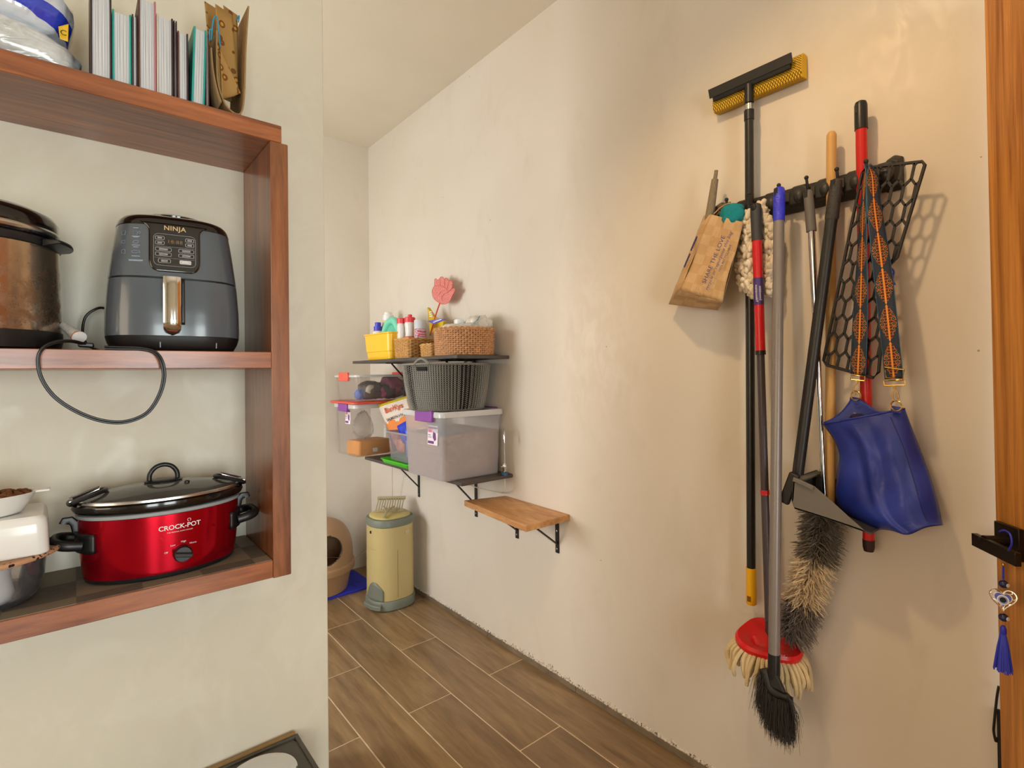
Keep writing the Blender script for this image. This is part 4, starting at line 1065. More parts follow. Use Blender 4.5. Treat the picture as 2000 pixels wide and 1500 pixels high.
bottle('aerosol can with white cap and colourful label in the rectangular wicker basket', 1.422, 2.515, ZT+.006, [(.031, 0), (.0325, .003), (.0325, .150), (.03, .155)], k.m, [(.0322, .153), (.0322, .198), (.030, .201)], M('pale_cap', (206, 206, 212), .4), name='spray_can', cat='spray can')
t = thing('yellow_pouch', 'pointed yellow plastic pouch behind the fly swatter handle', 'pouch', (1.50, 2.42, ZT+.1))
mb = MB(); mb.prism([wx(839, 650, .095), wx(834, 600, .095), wx(846, 618, .095), wx(866, 628, .095), wx(862, 652, .095)], (.02, 0, 0)); mb.build('pouch_body', M('pouch_yellow', (222, 184, 30), .4), t, bevel=.002)
for q in range(3):
    a, b = wx(838.5, 610+4*q, .097), wx(843+1.0*q, 609+4*q, .097); MB().bar(a, b, .002, .006).build('white_stripe', m_white, t)
# hand-shaped fly swatter
t = thing('fly_swatter', 'coral red fly swatter shaped like an open hand', 'fly swatter', wx(838, 655, .1))
hand = [(857, 591), (848, 584), (844, 573), (845, 564), (848.5, 558), (849, 546), (851.5, 544), (854, 547), (858, 545), (861, 541), (865, 541), (868, 545), (871, 543), (874, 544), (876, 549), (881, 548), (884, 552), (882, 563), (880, 568), (884, 563), (888, 564), (888.5, 568), (886, 573), (883, 578), (880, 586), (874, 592), (866, 594), (860, 593)]
k = NT('swatter_mesh'); p = k.obj(); vo = k.n('ShaderNodeTexVoronoi'); vo.inputs['Scale'].default_value = 260; k.l(p, vo.inputs['Vector'])
k.col(k.mix(k.math('LESS_THAN', vo.outputs['Distance'], .34), srgb(214, 110, 108), srgb(232, 186, 168))); k.b.inputs['Roughness'].default_value = .5
hp = [wx(x, y, .060) for x, y in hand]
MB().prism(hp, (.0018, 0, 0)).build('hand_blade', k.m, t, smooth=False)
m_sw = M('swatter_red', (214, 76, 60), .45)
ln = MB(); ln.tube(spline(hp+[hp[0]], 90), .0012, 5)
for c_ in (((849, 559), (858, 558), (866, 560), (872, 566), (876, 570)), ((857, 576), (862, 569), (868, 567)), ((863, 586), (864, 578), (870, 573), (876, 570), (880, 565)), ((859, 546), (860, 558)), ((868, 546), (869, 560)), ((877, 549), (873, 565))):
    ln.tube(spline([wx(x, y, .0612) for x, y in c_], 10), .0009, 5)
ln.build('ribs', m_sw, t)
MB().tube([wx(859, 592, .060), wx(852, 612, .085), wx(840, 655, .13)], .0042, 8).build('stick', m_sw, t)
# heap in the round basket
def blob(label, c, r, mat, seed, name='plastic_bag', cat='bag', e=2.2, wr=.1, R=None):
    t = thing(name, label, cat, V(c)-V((0, 0, r[2])), 0, 'plastic bags heaped in the round basket' if name == 'plastic_bag' else None)
    pillow(*r, e, 30, 16, wr, seed, 6).mapv(lambda p: (R @ p if R else p)+V(c)).build('film', mat, t, ang=70)
m_f1 = M('bag_white', (228, 224, 220), .25, var=.05, vs=40, bump=.4, bs=60, bd=.004); m_f2 = M('bag_clear', (232, 224, 214), .18, var=.06, vs=50, bump=.5, bs=45, bd=.006)
blob('white plastic bag at the middle of the round basket heap', RB+V((-.01, -.03, .128)), (.07, .05, .03), m_f1, 31)
blob('clear plastic bag with a pointed corner at the right of the round basket', RB+V((.075, -.01, .145)), (.058, .065, .058), m_f2, 32, wr=.13, R=Matrix.Rotation(.5, 3, 'Y'))
blob('pale crumpled bag at the left of the round basket', RB+V((-.085, -.01, .130)), (.042, .055, .022), m_f2, 33)
t = thing('label_flap', 'violet printed bag flap hanging over the left rim of the round basket', 'flap', RB+V((-.12, 0, .13)))
mb = MB(); a, b, c_, d = wx(834, 627, .255), wx(860, 622, .225), wx(872, 624, .215), wx(847, 633, .25)
quad_sheet(mb, a, b, c_, d, .006); mb.build('flap_sheet', M('violet_print', (104, 96, 190), .4), t, solid=.001)
e = MB(); e.bar(wx(846, 630, .258), wx(862, 624, .24), .003, .003); e.build('flap_print', m_white, t)
bottle('white capped bottle lying in the round basket heap', 1.455, 2.185, ZT+.06, [(.02, 0), (.024, .003), (.024, .085), (.02, .09)], m_white, [(.026, .088), (.026, .120), (.02, .125)], m_white)
bottle('little bottle with a teal cap in the round basket heap', 1.455, 2.135, ZT+.06, [(.008, 0), (.012, .003), (.012, .075)], m_white, [(.013, .074), (.013, .098), (.01, .1)], M('teal_cap', (30, 170, 170), .4))
bottle('little bottle with a tan cap in the round basket heap', 1.475, 2.118, ZT+.06, [(.008, 0), (.012, .003), (.012, .075)], m_white, [(.013, .074), (.013, .096), (.01, .098)], M('tan_cap', (200, 172, 120), .4))
t = thing('cable_tie_bundle', 'strip of teal and white packaging on the round basket heap', 'packaging', RB+V((.03, -.04, .15)))
mb = MB(); quad_sheet(mb, RB+V((-.02, -.07, .135)), RB+V((.035, -.075, .185)), RB+V((.05, -.05, .185)), RB+V((0, -.045, .135)), .004); mb.build('strip_sheet', M('pale_blue_pack', (206, 216, 220), .35), t, solid=.002)
mb = MB(); quad_sheet(mb, RB+V((.025, -.0775, .172)), RB+V((.037, -.078, .190)), RB+V((.05, -.05, .190)), RB+V((.04, -.05, .172)), .002); mb.build('strip_end', M('teal_pack', (70, 140, 140), .4), t, solid=.0025)

# ================================================================== pantry floor
m_pail = M('pail_beige', (196, 176, 122), .45); m_pgr = M('pail_grey', (118, 122, 110), .5)
PL = V((1.425, 2.905, .0005)); pr = .131
t = thing('diaper_pail', 'tall beige pedal bin with grey trim in the pantry corner', 'bin', PL)
def prg(s, z, e=2.5, n=64): return [PL+V((*sup(pr*s, pr*s, e, 2*math.pi*j/n), z)) for j in range(n)]
MB().loft([prg(.98, 0), prg(1.04, .004), prg(1.04, .05), prg(1.01, .055)]).build('base_skirt', m_pgr, t)
MB().loft([prg(.985, .056), prg(.985, .06), prg(.98, .25), prg(.97, .47)]).build('bin_body', m_pail, t)
MB().loft([prg(.98, .471), prg(1.0, .474), prg(1.0, .505), prg(.97, .512), prg(.9, .514)]).build('lid_ring', m_pgr, t)
MB().loft([prg(.86, .5145), prg(.86, .522), prg(.80, .528), prg(.3, .532), prg(.02, .532)]).build('lid', M('lid_yellow', (206, 186, 118), .45), t)
# pedal and its niche, facing the room
fd = V((-.62, -.78, 0)).normalized(); sd = V((-fd.y, fd.x, 0))
def pside(a, z, d=0.0):
    q = fd*math.cos(a)+sd*math.sin(a); th_ = math.atan2(q.y, q.x)
    c_, s_ = math.cos(th_), math.sin(th_); r_ = pr*.985/(abs(c_)**2.5+abs(s_)**2.5)**(1/2.5)+d
    return PL+V((c_*r_, s_*r_, z))
mb = MB(); a_ = [lerp(-.05, -1.15, i/12) for i in range(13)]
mb.loft([[pside(a, z, .0025) for z in np.linspace(.05, .05+.10*math.sin(math.pi*min(1, .15+i/12*.85))**.8+.01, 6)] for i, a in enumerate(a_)], closed=False); mb.build('pedal_niche', m_pgr, t, solid=.003)
mb = MB(); mb.loft([[pside(a, z, d) for d, z in ((-.02, .015), (.028, .012), (.030, .038), (-.02, .046))] for a in [lerp(-.12, -1.05, i/8) for i in range(9)]]); mb.build('pedal', m_pgr, t, bevel=.004)
mb = MB(); mb.tube([pside(.55, z, .0005) for z in np.linspace(.07, .34, 12)], .0010, 5); mb.build('door_seam', M('seam_brown', (126, 106, 66), .7), t)
mb = MB(); mb.tube([pside(a, .345, .0002) for a in np.linspace(-1.2, -.4, 12)], .0010, 5); mb.build('seam_line', M('seam_light', (176, 156, 104), .7), t)
MB().obox(pside(-.75, .44, .001), fd*.001, sd*.004, V((0, 0, .008))).build('latch_slot', m_blk, t)
c_ = pside(1.05, .43, .0); nn = (c_-PL); nn.z = 0; nn.normalize(); MB().axis(c_-nn*.002, c_+nn*.004, [(0, .016), (.004, .016), (.006, .012)], 24).build('side_button', M('button_cream', (206, 188, 140), .4), t)
# litter scoop lying on the pail
t = thing('litter_scoop', 'grey beige slotted litter scoop resting on the pedal bin lid', 'scoop', PL+V((0, 0, .535)))
m_sc = M('scoop_taupe', (172, 158, 124), .5)
ax = V((.79, -.61, 0)); fx_ = V((-.61, -.79, 0)); s0 = PL+V((-.005, .0, .535))
mb = MB()
for i in range(11):
    q = -1+2*i/10; p0 = s0+ax*q*.075+fx_*.01+V((0, 0, .004)); mb.bar(p0, p0-fx_*.085+V((0, 0, .055)), .0075, .003, up=(0, 0, 1))
mb.build('tines', m_sc, t, kind='stuff', smooth=False)
MB().bar(s0-ax*.085-fx_*.078+V((0, 0, .060)), s0+ax*.085-fx_*.078+V((0, 0, .060)), .006, .022).build('top_rail', m_sc, t, bevel=.002)
MB().bar(s0-ax*.085+fx_*.012+V((0, 0, .004)), s0+ax*.085+fx_*.012+V((0, 0, .004)), .006, .006).build('bottom_rail', m_sc, t, bevel=.002)
MB().tube(spline([s0+fx_*.005+ax*.03+V((0, 0, .03)), s0+fx_*.05+ax*.008+V((0, 0, .022)), s0+fx_*.085+V((0, 0, .012)), s0+fx_*.128+V((0, 0, -.004))], 14), .008, 8, sq=.6).build('scoop_handle', m_sc, t)
MB().tube(spline([s0+fx_*.005-ax*.03+V((0, 0, .03)), s0+fx_*.05-ax*.008+V((0, 0, .022)), s0+fx_*.085+V((0, 0, .012))], 12), .007, 8, sq=.6).build('scoop_fork', m_sc, t)
# blue mat and litter dome
t = thing('floor_mat', 'quilted royal blue bath mat under the litter dome', 'mat', (1.1, 3.36, .0005))
m_mat = M('mat_blue', (44, 52, 190), .85, var=.08, vs=80, bump=.4, bs=500)
c = V((1.06, 3.355, .0006)); mb = MB()
mb.loft([[c+V((x*s, y*s, z)) for x, y in rrect(.395, .185, .05, 6)] for s, z in ((.99, 0), (1.0, .004), (.995, .011), (.97, .016))]); mb.build('mat_pad', m_mat, t)
for y in (3.27, 3.44): MB().tube([(.70, y, .0165), (1.42, y, .0165)], .0022, 5).build('quilt_seam', M('mat_seam', (36, 42, 150), .9), t)
for x in (1.22, 1.34): MB().tube([(x, 3.20, .0165), (x, 3.51, .0165)], .0022, 5).build('quilt_seam', MATS['mat_seam'], t)
t = thing('litter_dome', 'taupe domed cat litter box standing on the blue mat', 'litter box', (1.15, 3.335, .017))
m_dome = M('dome_taupe', (168, 132, 98), .45); DO = V((1.148, 3.335, .0175))
MB().lathe([(.165, 0), (.175, .004), (.195, .10), (.203, .125), (.198, .125)], DO, 64).build('tray', m_dome, t)
prof = [(.212, .125), (.218, .130), (.219, .165), (.210, .172), (.209, .20), (.206, .25), (.198, .30), (.182, .345), (.155, .385), (.115, .415), (.06, .432), (.01, .436)]
pz = slist([z for _, z in prof], 66); prr = slist([r for r, _ in prof], 66)
mb = MB(); n = 96; oc = math.radians(-96); keep = []
for r, z in zip(prr, pz):
    for j in range(n): a = 2*math.pi*j/n; mb.v.append((DO.x+r*math.cos(a), DO.y+r*math.sin(a), DO.z+z))
for i in range(len(pz)-1):
    for j in range(n):
        a = 2*math.pi*(j+.5)/n; zc = (pz[i]+pz[i+1])/2; da = (a-oc+math.pi) % (2*math.pi)-math.pi
        if (da*prr[i]/.105)**2+((zc-.285)/.085)**2 < 1 and zc < .40: continue
        q = i*n+j; q2 = i*n+(j+1) % n; mb.f.append((q, q2, q2+n, q+n))
mb.build('hood', m_dome, t, solid=.003)
MB().tube([DO+V(((.2065-.10*max(0, zz_-.25))*math.cos(oc+.105/.206*math.cos(a)), (.2065-.10*max(0, zz_-.25))*math.sin(oc+.105/.206*math.cos(a)), zz_)) for a in np.linspace(0, 2*math.pi, 41)[:-1] for zz_ in (.285+.085*math.sin(a),)], .004, 6, closed=True).build('opening_rim', M('dome_dark', (60, 42, 30), .5), t)
# thin white cable in the pantry corner
t = thing('cable', 'thin white cable drooping across the pantry corner behind the pedal bin', 'cable', (1.55, 3.4, .2))
MB().tube(spline([(1.49, 2.99, .86), (1.52, 3.06, .72), (1.55, 3.12, .56), (1.575, 3.22, .36), (1.585, 3.36, .22), (1.555, 3.50, .13), (1.47, 3.548, .075), (1.38, 3.55, .05)], 40), .0024, 6).build('wire', M('white_hose', (214, 200, 176), .5), t)

# ================================================================== right wall: tool rack
ZR = 1.842
t = thing('tool_rack', 'long black wall-mounted broom holder with grips and fold-out hooks', 'rack', (W, .64, ZR))
mb = MB()
secs = []
for y in np.linspace(.395, .885, 2):
    secs.append([V((W-o_, y, ZR+z)) for o_, z in ((.0008, -.036), (.012, -.036), (.030, -.026), (.034, -.006), (.030, .020), (.018, .034), (.0008, .034))])
mb.loft(secs); mb.build('rack_bar', m_blkmat, t, bevel=.002, smooth=False)
GR = [.783, .696, .619, .551, .478, .411]; HK = [.812, .742, .655, .581, .506, .439]
for y in GR:
    g = MB(); g.loft([[V((W-.028, y+dy*.030, ZR+dz*.034)) for dy, dz in ((-1, -.8), (1, -.8), (1, .6), (.6, 1), (-.6, 1), (-1, .6))], [V((W-.044, y+dy*.024, ZR+dz*.027)) for dy, dz in ((-1, -.8), (1, -.8), (1, .6), (.6, 1), (-.6, 1), (-1, .6))]])
    go = g.build('grip_housing', m_blkmat, t, bevel=.003, smooth=False)
    MB().ell((W-.050, y-.006, ZR-.004), (.013, .015, .019), 18, 12).build('grip_ball', M('grip_rubber', (48, 46, 44), .45), go)
for y in HK:
    hk = MB().tube([(W-.030, y, ZR-.012), (W-.060, y, ZR-.010), (W-.076, y, ZR+.004), (W-.082, y, ZR+.028)], .0038, 8)
    ho = hk.build('hook', m_blkmat, t)
    MB().ell((W-.0825, y, ZR+.031), (.0058, .0058, .0058), 12, 8).build('hook_tip', m_blkmat, ho)
for y, w in ((.398, .02), (.872, .02)):
    MB().loft([[V((W-.0008, y-w, ZR-.040)), V((W-.0008, y+w, ZR-.040)), V((W-.0008, y+w, ZR+.046)), V((W-.0008, y, ZR+.056)), V((W-.0008, y-w, ZR+.046))], [V((W-.034, y-w*.8, ZR-.026)), V((W-.034, y+w*.8, ZR-.026)), V((W-.034, y+w*.8, ZR+.028)), V((W-.034, y, ZR+.038)), V((W-.034, y-w*.8, ZR+.028))]]).build('end_cap', m_blkmat, t, bevel=.004, smooth=False)

def pole(mb, p, q, r, n=18): return mb.tube([p, q], r, n)
# ---- window squeegee
t = thing('window_squeegee', 'yellow and black window squeegee on a long black pole', 'squeegee', wx(1467, 1185, .045))
pa, pb = wx(1463, 186, .052), wx(1467.5, 1180, .052)
pole(MB(), lerp(pa, pb, .035), lerp(pa, pb, .935), .0128).build('pole', M('pole_black', (30, 28, 26), .3), t)
MB().axis(lerp(pa, pb, .03), lerp(pa, pb, .06), [(0, .0145), (.03, .0145)], 18).build('pole_collar', m_blk, t)
MB().axis(lerp(pa, pb, .018), lerp(pa, pb, .031), [(0, .0115), (.018, .0115)], 18).build('steel_ferrule', m_steel, t)
MB().axis(lerp(pa, pb, -.02), lerp(pa, pb, .02), [(0, .013), (.055, .0135)], 18).build('socket', m_blk, t)
yg = MB(); g0, g1 = lerp(pa, pb, .928), lerp(pa, pb, 1.0)
yg.axis(g0, g1, [(0, .0148), (.085, .0152), ((g1-g0).length-.004, .0152), ((g1-g0).length, .0125)], 20); yo = yg.build('yellow_grip', M('grip_yellow', (240, 180, 24), .35), t)
MB().obox(lerp(g0, g1, .82)+V((-.0146, .0, 0)), (.001, 0, 0), (0, .0055, 0), (0, 0, .008)).build('hang_slot', M('slot_brown', (120, 76, 10), .6), yo)
def sw(y, o, z): return V((W-o, y, z))
y0, y1 = wx(1392, 195, .04).y, wx(1566, 125, .04).y; zc = .5*(wx(1400, 195, .03).z+wx(1560, 130, .03).z)
sp_ = MB().loft([[sw(y, o_, zc+z) for o_, z in ((.002, -.036), (.036, -.040), (.044, -.020), (.040, .022), (.022, .034), (.002, .034))] for y in np.linspace(y1, y0, 2)])
k = NT('sponge_net'); p = k.obj(); wv1 = k.n('ShaderNodeTexWave'); wv1.bands_direction = 'DIAGONAL'; wv1.inputs['Scale'].default_value = 80; k.l(p, wv1.inputs['Vector'])
wv2 = k.n('ShaderNodeTexWave'); wv2.bands_direction = 'DIAGONAL'; wv2.inputs['Scale'].default_value = 80; k.l(k.scale(p, (1, -1, 1)), wv2.inputs['Vector'])
net = k.math('MAXIMUM', k.math('GREATER_THAN', wv1.outputs['Fac'], .86), k.math('GREATER_THAN', wv2.outputs['Fac'], .86))
geo = k.n('ShaderNodeNewGeometry'); sy_ = k.n('ShaderNodeSeparateXYZ'); k.l(geo.outputs['Normal'], sy_.inputs[0])
net = k.math('MULTIPLY', net, k.math('LESS_THAN', k.math('ABSOLUTE', sy_.outputs[1]), .6))
k.col(k.mix(net, srgb(228, 180, 30), srgb(60, 44, 14))); k.b.inputs['Roughness'].default_value = .8
sp_.build('sponge', k.m, t, smooth=False, bevel=.003)
yb0, yb1 = wx(1381, 178, .075).y, wx(1548, 112, .06).y
hs_ = MB().loft([[sw(y, o_, zc+z) for o_, z in ((.040, -.006), (.055, -.012), (.060, .004), (.050, .024), (.036, .020))] for y in np.linspace(yb1+.01, yb0-.008, 2)]); hs_.build('blade_housing', m_blk, t, smooth=False, bevel=.002)
MB().loft([[sw(y, o_, zc+z) for o_, z in ((.058, .0), (.061, .0), (.069, .025), (.066, .025))] for y in np.linspace(yb1, yb0, 2)]).build('rubber_blade', M('rubber', (40, 37, 34), .55), t, smooth=False)

# ---- red pole and bare wooden pole
t = thing('red_pole', 'red metal pole with a black top cap held in the rack', 'pole', wx(1697, 1085, .045))
pa, pb = wx(1681, 197, .048), wx(1697, 1085, .048)
pole(MB(), lerp(pa, pb, .05), lerp(pa, pb, .975), .0132).build('tube', M('pole_red', (206, 30, 26), .28), t)
MB().axis(pa, lerp(pa, pb, .066), [(0, .006), (.004, .0125), (.012, .0148), (.075, .0152)], 20).build('top_cap', m_blk, t)
MB().axis(lerp(pa, pb, .965), pb, [(0, .0140), (.02, .0135), (.03, .011)], 18).build('tip', M('tip_dark', (50, 22, 20), .5), t)
MB().obox(lerp(pa, pb, .018)+V((-.0125, .004, 0)), (.0015, 0, 0), (0, .005, 0), (0, 0, .011)).build('hang_hole', M('hole_black', (8, 8, 8), .6), t)
t = thing('wooden_pole', 'bare pale wooden broomstick held in the rack', 'pole', wx(1622, 990, .045))
pa, pb = wx(1624, 256, .046), wx(1621, 990, .046)
MB().axis(pa, pb, [(0, .004), (.003, .0085), (.010, .0118), (.02, .0122), ((pb-pa).length, .0122)], 20).build('stick', wood('pine', (200, 150, 84), (226, 180, 112), 2, 30, .45, .04), t)

# ---- broom with blue grip
t = thing('broom', 'grey poled broom with a blue grip and black bristles', 'broom', wx(1515, 1340, .1))
pa, pb = wx(1522, 366, .098), wx(1511.5, 1312, .215)
MB().axis(pa, lerp(pa, pb, .075), [(0, .008), (.003, .0125), (.008, .0145), (.03, .0155), (.098, .0152)], 20).build('blue_grip', M('grip_blue', (52, 56, 214), .4, bump=.8, bs=90, bd=.004), t)
MB().obox(lerp(pa, pb, .013)+V((-.0135, .003, 0)), (.0018, 0, 0), (0, .005, 0), (0, 0, .012)).build('hang_hole', MATS['hole_black'], t)
pole(MB(), lerp(pa, pb, .07), lerp(pa, pb, .985), .0143).build('pole', M('pole_grey', (136, 128, 124), .36, .25), t)
MB().axis(lerp(pa, pb, .965), lerp(pa, pb, 1.035), [(0, .0152), (.05, .0155), (.08, .0135)], 18).build('socket', m_blk, t)
hA, hB, hC = wx(1493, 1306, .215), wx(1509, 1347, .222), wx(1540, 1362, .23)
hs_ = MB(); cur = spline([hA, hB, hC], 14)
hs_.tube(cur, [.008+.008*math.sin(math.pi*min(1, .25+.75*i/14)) for i in range(15)], 10, sq=1.0); hd_ = hs_.build('broom_head', m_blkmat, t)
MB().prism([lerp(pa, pb, 1.0)+V((0, .013, 0)), lerp(pa, pb, 1.0)+V((0, -.013, 0)), hC+V((0, .004, .012)), hB+V((0, 0, .012))], (-.012, 0, 0)).build('head_neck', m_blkmat, t, bevel=.003)
rr = random.Random(5); mb = MB()
tA, tB, tC = wx(1482, 1372, .215), wx(1508, 1425, .222), wx(1548, 1448, .23)
cu2 = spline([tA, tB, tC], 14)
for _ in range(1500):
    u = rr.random(); i = min(13, int(u*14)); f = u*14-i
    r0 = lerp(cur[i], cur[i+1], f)+V((rr.uniform(-.018, .018), rr.uniform(-.006, .006), -.004))
    e_ = lerp(cu2[i], cu2[i+1], f)+V((rr.uniform(-.022, .022), rr.gauss(0, .006), rr.gauss(0, .012)))
    m_ = lerp(r0, e_, .5)+V((rr.gauss(0, .006), rr.gauss(0, .004), 0))
    mb.tube([r0, m_, e_], [.0007, .0006, .0003], 3, cap=False)
for _ in range(36):
    r0 = cur[rr.choice((0, 1, 13, 14))]; s_ = -1 if r0.y < cur[7].y else 1
    e_ = r0+V((rr.uniform(-.03, .01), s_*rr.uniform(.01, .035), -rr.uniform(.05, .12)))
    mb.tube([r0, lerp(r0, e_, .5)+V((0, s_*.008, .01)), e_], [.0006, .0006, .0003], 3, cap=False)
mb.build('bristles', M('bristle_black', (46, 43, 42), .5), t, kind='stuff')

# ---- spin mop
t = thing('spin_mop', 'red headed string mop with telescopic grey and red pole', 'mop', wx(1505, 1250, .1))
pa, pm, pb = wx(1476, 398, .088), wx(1485.5, 690, .094), wx(1502, 1222, .10)
def mp(u): return lerp(pa, pm, u)
pole(MB(), mp(.02), mp(1.0), .0135).build('red_tube', M('tube_red', (206, 28, 34), .3), t)
MB().axis(mp(-.0), mp(.25), [(0, .009), (.004, .0145), (.02, .0158), ((mp(.25)-mp(0)).length, .0145)], 20).build('top_grip', M('grip_charcoal', (58, 56, 58), .5), t)
MB().ell(mp(.03)+V((-.0135, 0, 0)), (.004, .008, .012), 14, 10).build('hang_hole', MATS['hole_black'], t)
lb0, lb1 = mp(.50), mp(.68)
lbo = MB().axis(lb0, lb1, [(0, .0139), ((lb1-lb0).length, .0139)], 24).build('sleeve_label', M('label_violet', (74, 50, 120), .4), t)
dd = (lb1-lb0).normalized(); wv_ = V((0, 1, 0)); cc = lerp(lb0, lb1, .58)
def cyl(x, y, dy):
    # lettering runs up the pole, wrapped round it
    ang = math.pi+.40+(y+dy)/.0142
    return cc-dd*x+V((math.cos(ang)*.0143, math.sin(ang)*.0143, 0))
for s, dy in (('Extendable', .0052), ('Télescopique', -.0052)):
    e = MB(); text_on(e, s, .0095, lambda x, y, dy=dy: cyl(x, y, dy)); e.build('lettering', m_lett_w, lbo)
pole(MB(), pm, pb, .0108).build('lower_tube', M('tube_plum', (70, 58, 62), .4), t)
MB().axis(lerp(pm, pb, -.01), lerp(pm, pb, .015), [(0, .0142), (.012, .0142)], 18).build('tube_collar', m_blk, t)
rg = lerp(pm, pb, .505); d2 = (pb-pm).normalized(); MB().axis(rg, rg+d2*.014, [(0, .0124), (.014, .0124)], 18).build('red_ring', MATS['tube_red'], t)
MC = V((W-.101, .700, .578))
def tri(a, R0, dr=.0):
    # rounded triangle outline
    q = R0*(1+.10*math.cos(3*(a-.5)))+dr; return V((q*math.cos(a), q*math.sin(a), 0))
tiltR = Matrix.Rotation(math.radians(-6), 3, 'Y') @ Matrix.Rotation(math.radians(10), 3, 'X')
def T_(p): return MC+tiltR @ p
nn_ = 48
ring_ = lambda R0, z: [T_(tri(2*math.pi*j/nn_, R0)+V((0, 0, z))) for j in range(nn_)]
MB().loft([ring_(.074, -.012), ring_(.083, -.010), ring_(.085, .002), ring_(.079, .010), ring_(.056, .006), ring_(.050, .002), ring_(.02, .001)]).build('mop_plate', M('mop_red', (214, 24, 30), .3), t)
MB().tube([T_(V((.012, -.012, .003))), T_(V((0, 0, .03))), T_(V((0, 0, .055)))], .011, 12).build('mop_joint', M('joint_grey', (60, 58, 60), .5), t)
MB().obox(T_(V((-.035, .02, .004))), tiltR @ V((.010, .010, 0)), tiltR @ V((-.003, .003, 0)), V((0, 0, .003))).build('plate_button', M('button_red', (226, 60, 60), .35), t)
e = MB(); text_on(e, 'Vileda', .016, lambda x, y: T_(V((-.045, -.052, .0095))+V((-.35*y, -y, 0))*0+Matrix.Rotation(math.radians(-78), 3, 'Z') @ V((x, y, 0)))); e.build('lettering', m_lett_w, t)
m_yarn = M('mop_yarn', (216, 194, 150), .9, bump=.8, bs=160, bd=.003)
rr = random.Random(9)
for lay in range(2):
    nS = 46
    for j in range(nS):
        a = 2*math.pi*(j+.5*lay)/nS+rr.uniform(-.012, .012); L_ = (.078 if lay == 0 else .06)*rr.uniform(.85, 1.12)
        out = .022+.012*rr.random()-.008*lay; base = tri(a, .074-.008*lay); n_ = V((math.cos(a), math.sin(a), 0))
        p0 = T_(base+V((0, 0, -.009)));
        if p0.x+n_.x*out > W-.008: out = max(-.01, W-.010-p0.x)/max(.2, n_.x) if n_.x > 0 else out
        p1 = p0+n_*out*.7+V((0, 0, -.018)); p2 = p0+n_*out+V((rr.uniform(-.006, .006), rr.uniform(-.006, .006), -L_*.65)); p3 = p0+n_*out*(.9)+V((rr.uniform(-.006, .006), rr.uniform(-.008, .008), -L_))
        MB().tube(spline([p0, p1, p2, p3], 8), [.0056]*8+[.0045], 7).build('yarn', m_yarn, t)

# ---- extendable duster, fluffy head hanging low
t = thing('duster', 'chrome telescopic duster with a long shaggy grey and cream head', 'duster', wx(1560, 1180, .07))
pa, pm, pb = wx(1578, 372, .082), wx(1585, 452, .082), wx(1612, 1010, .062)
MB().axis(pa, pm, [(0, .008), (.004, .0115), (.02, .0125), ((pm-pa).length, .0130)], 18).build('grip', M('grip_grey', (104, 98, 92), .5), t)
MB().obox(lerp(pa, pm, .1)+V((-.0105, .002, 0)), (.002, 0, 0), (0, .0045, 0), (0, 0, .010)).build('hang_hole', MATS['hole_black'], t)
pole(MB(), pm, lerp(pm, pb, .22), .0090).build('chrome_tube', m_chrome, t)
pole(MB(), lerp(pm, pb, .22), lerp(pm, pb, .58), .0080).build('chrome_tube', m_chrome, t)
pole(MB(), lerp(pm, pb, .58), pb, .0070).build('chrome_tube', m_chrome, t)
spn = spline([wx(1606, 1000, .07), wx(1601, 1045, .075), wx(1592, 1090, .08), wx(1576, 1140, .08), wx(1562, 1195, .08), wx(1543, 1235, .078)], 60)
MB().tube(spn, .012, 8).build('core', M('core_grey', (92, 84, 76), .9), t)
rr = random.Random(21)
def fibres(a, b, n, mat):
    mb = MB()
    for _ in range(n):
        i = rr.randint(a, b-1); p0 = lerp(spn[i], spn[i+1], rr.random()); tg = (spn[i+1]-spn[i]).normalized()
        u = V((rr.gauss(0, 1), rr.gauss(0, 1), rr.gauss(0, 1))); u = (u-tg*u.dot(tg)).normalized()
        if u.x > .5: u.x *= .6
        L_ = rr.uniform(.030, .056); e_ = p0+u*L_+V((rr.gauss(0, .007), rr.gauss(0, .007), -abs(rr.gauss(.008, .008))))
        md = lerp(p0, e_, .6)+V((rr.gauss(0, .006), rr.gauss(0, .006), .006))
        if e_.x > W-.004: e_.x = W-.004
        if md.x > W-.004: md.x = W-.004
        mb.tube([p0, md, e_], [.0014, .0016, .0006], 3, cap=False)
    mb.build('fibres', mat, t, kind='stuff', ang=80)
fibres(0, 24, 1900, M('fibre_grey', (104, 92, 80), .9)); fibres(23, 44, 1600, M('fibre_cream', (216, 192, 156), .9)); fibres(43, 60, 1500, M('fibre_grey2', (118, 106, 98), .9))

# ---- upright dustpan
t = thing('dustpan', 'grey upright dustpan hanging tilted from a long black handle', 'dustpan', wx(1560, 960, .1))
pa, pb = wx(1634.5, 350, .095), wx(1557, 935, .115)
m_dph = M('handle_black', (36, 33, 30), .4, bump=.25, bs=60)
MB().axis(pa, lerp(pa, pb, .14), [(0, .008), (.004, .0135), (.02, .0155), (.10, .0165), (.105, .0150)], 18).build('grip', M('grip_dark', (56, 50, 46), .55, bump=.9, bs=120, bd=.003), t)
MB().obox(lerp(pa, pb, .018)+V((-.0135, .003, 0)), (.0018, 0, 0), (0, .0055, 0), (0, 0, .011)).build('hang_hole', MATS['hole_black'], t)
pole(MB(), lerp(pa, pb, .13), pb, .0145).build('handle_tube', m_dph, t)
hb0, hb1 = wx(1551, 930, .155), wx(1531, 982, .155)
MB().bar(lerp(hb0, hb1, -.1), hb1, .026, .016, up=(1, 0, 0)).build('handle_bracket', m_dph, t, bevel=.004)
m_pan = M('pan_grey', (112, 106, 98), .45, var=.06, vs=20); m_pan_d = M('pan_inside', (62, 60, 58), .5)
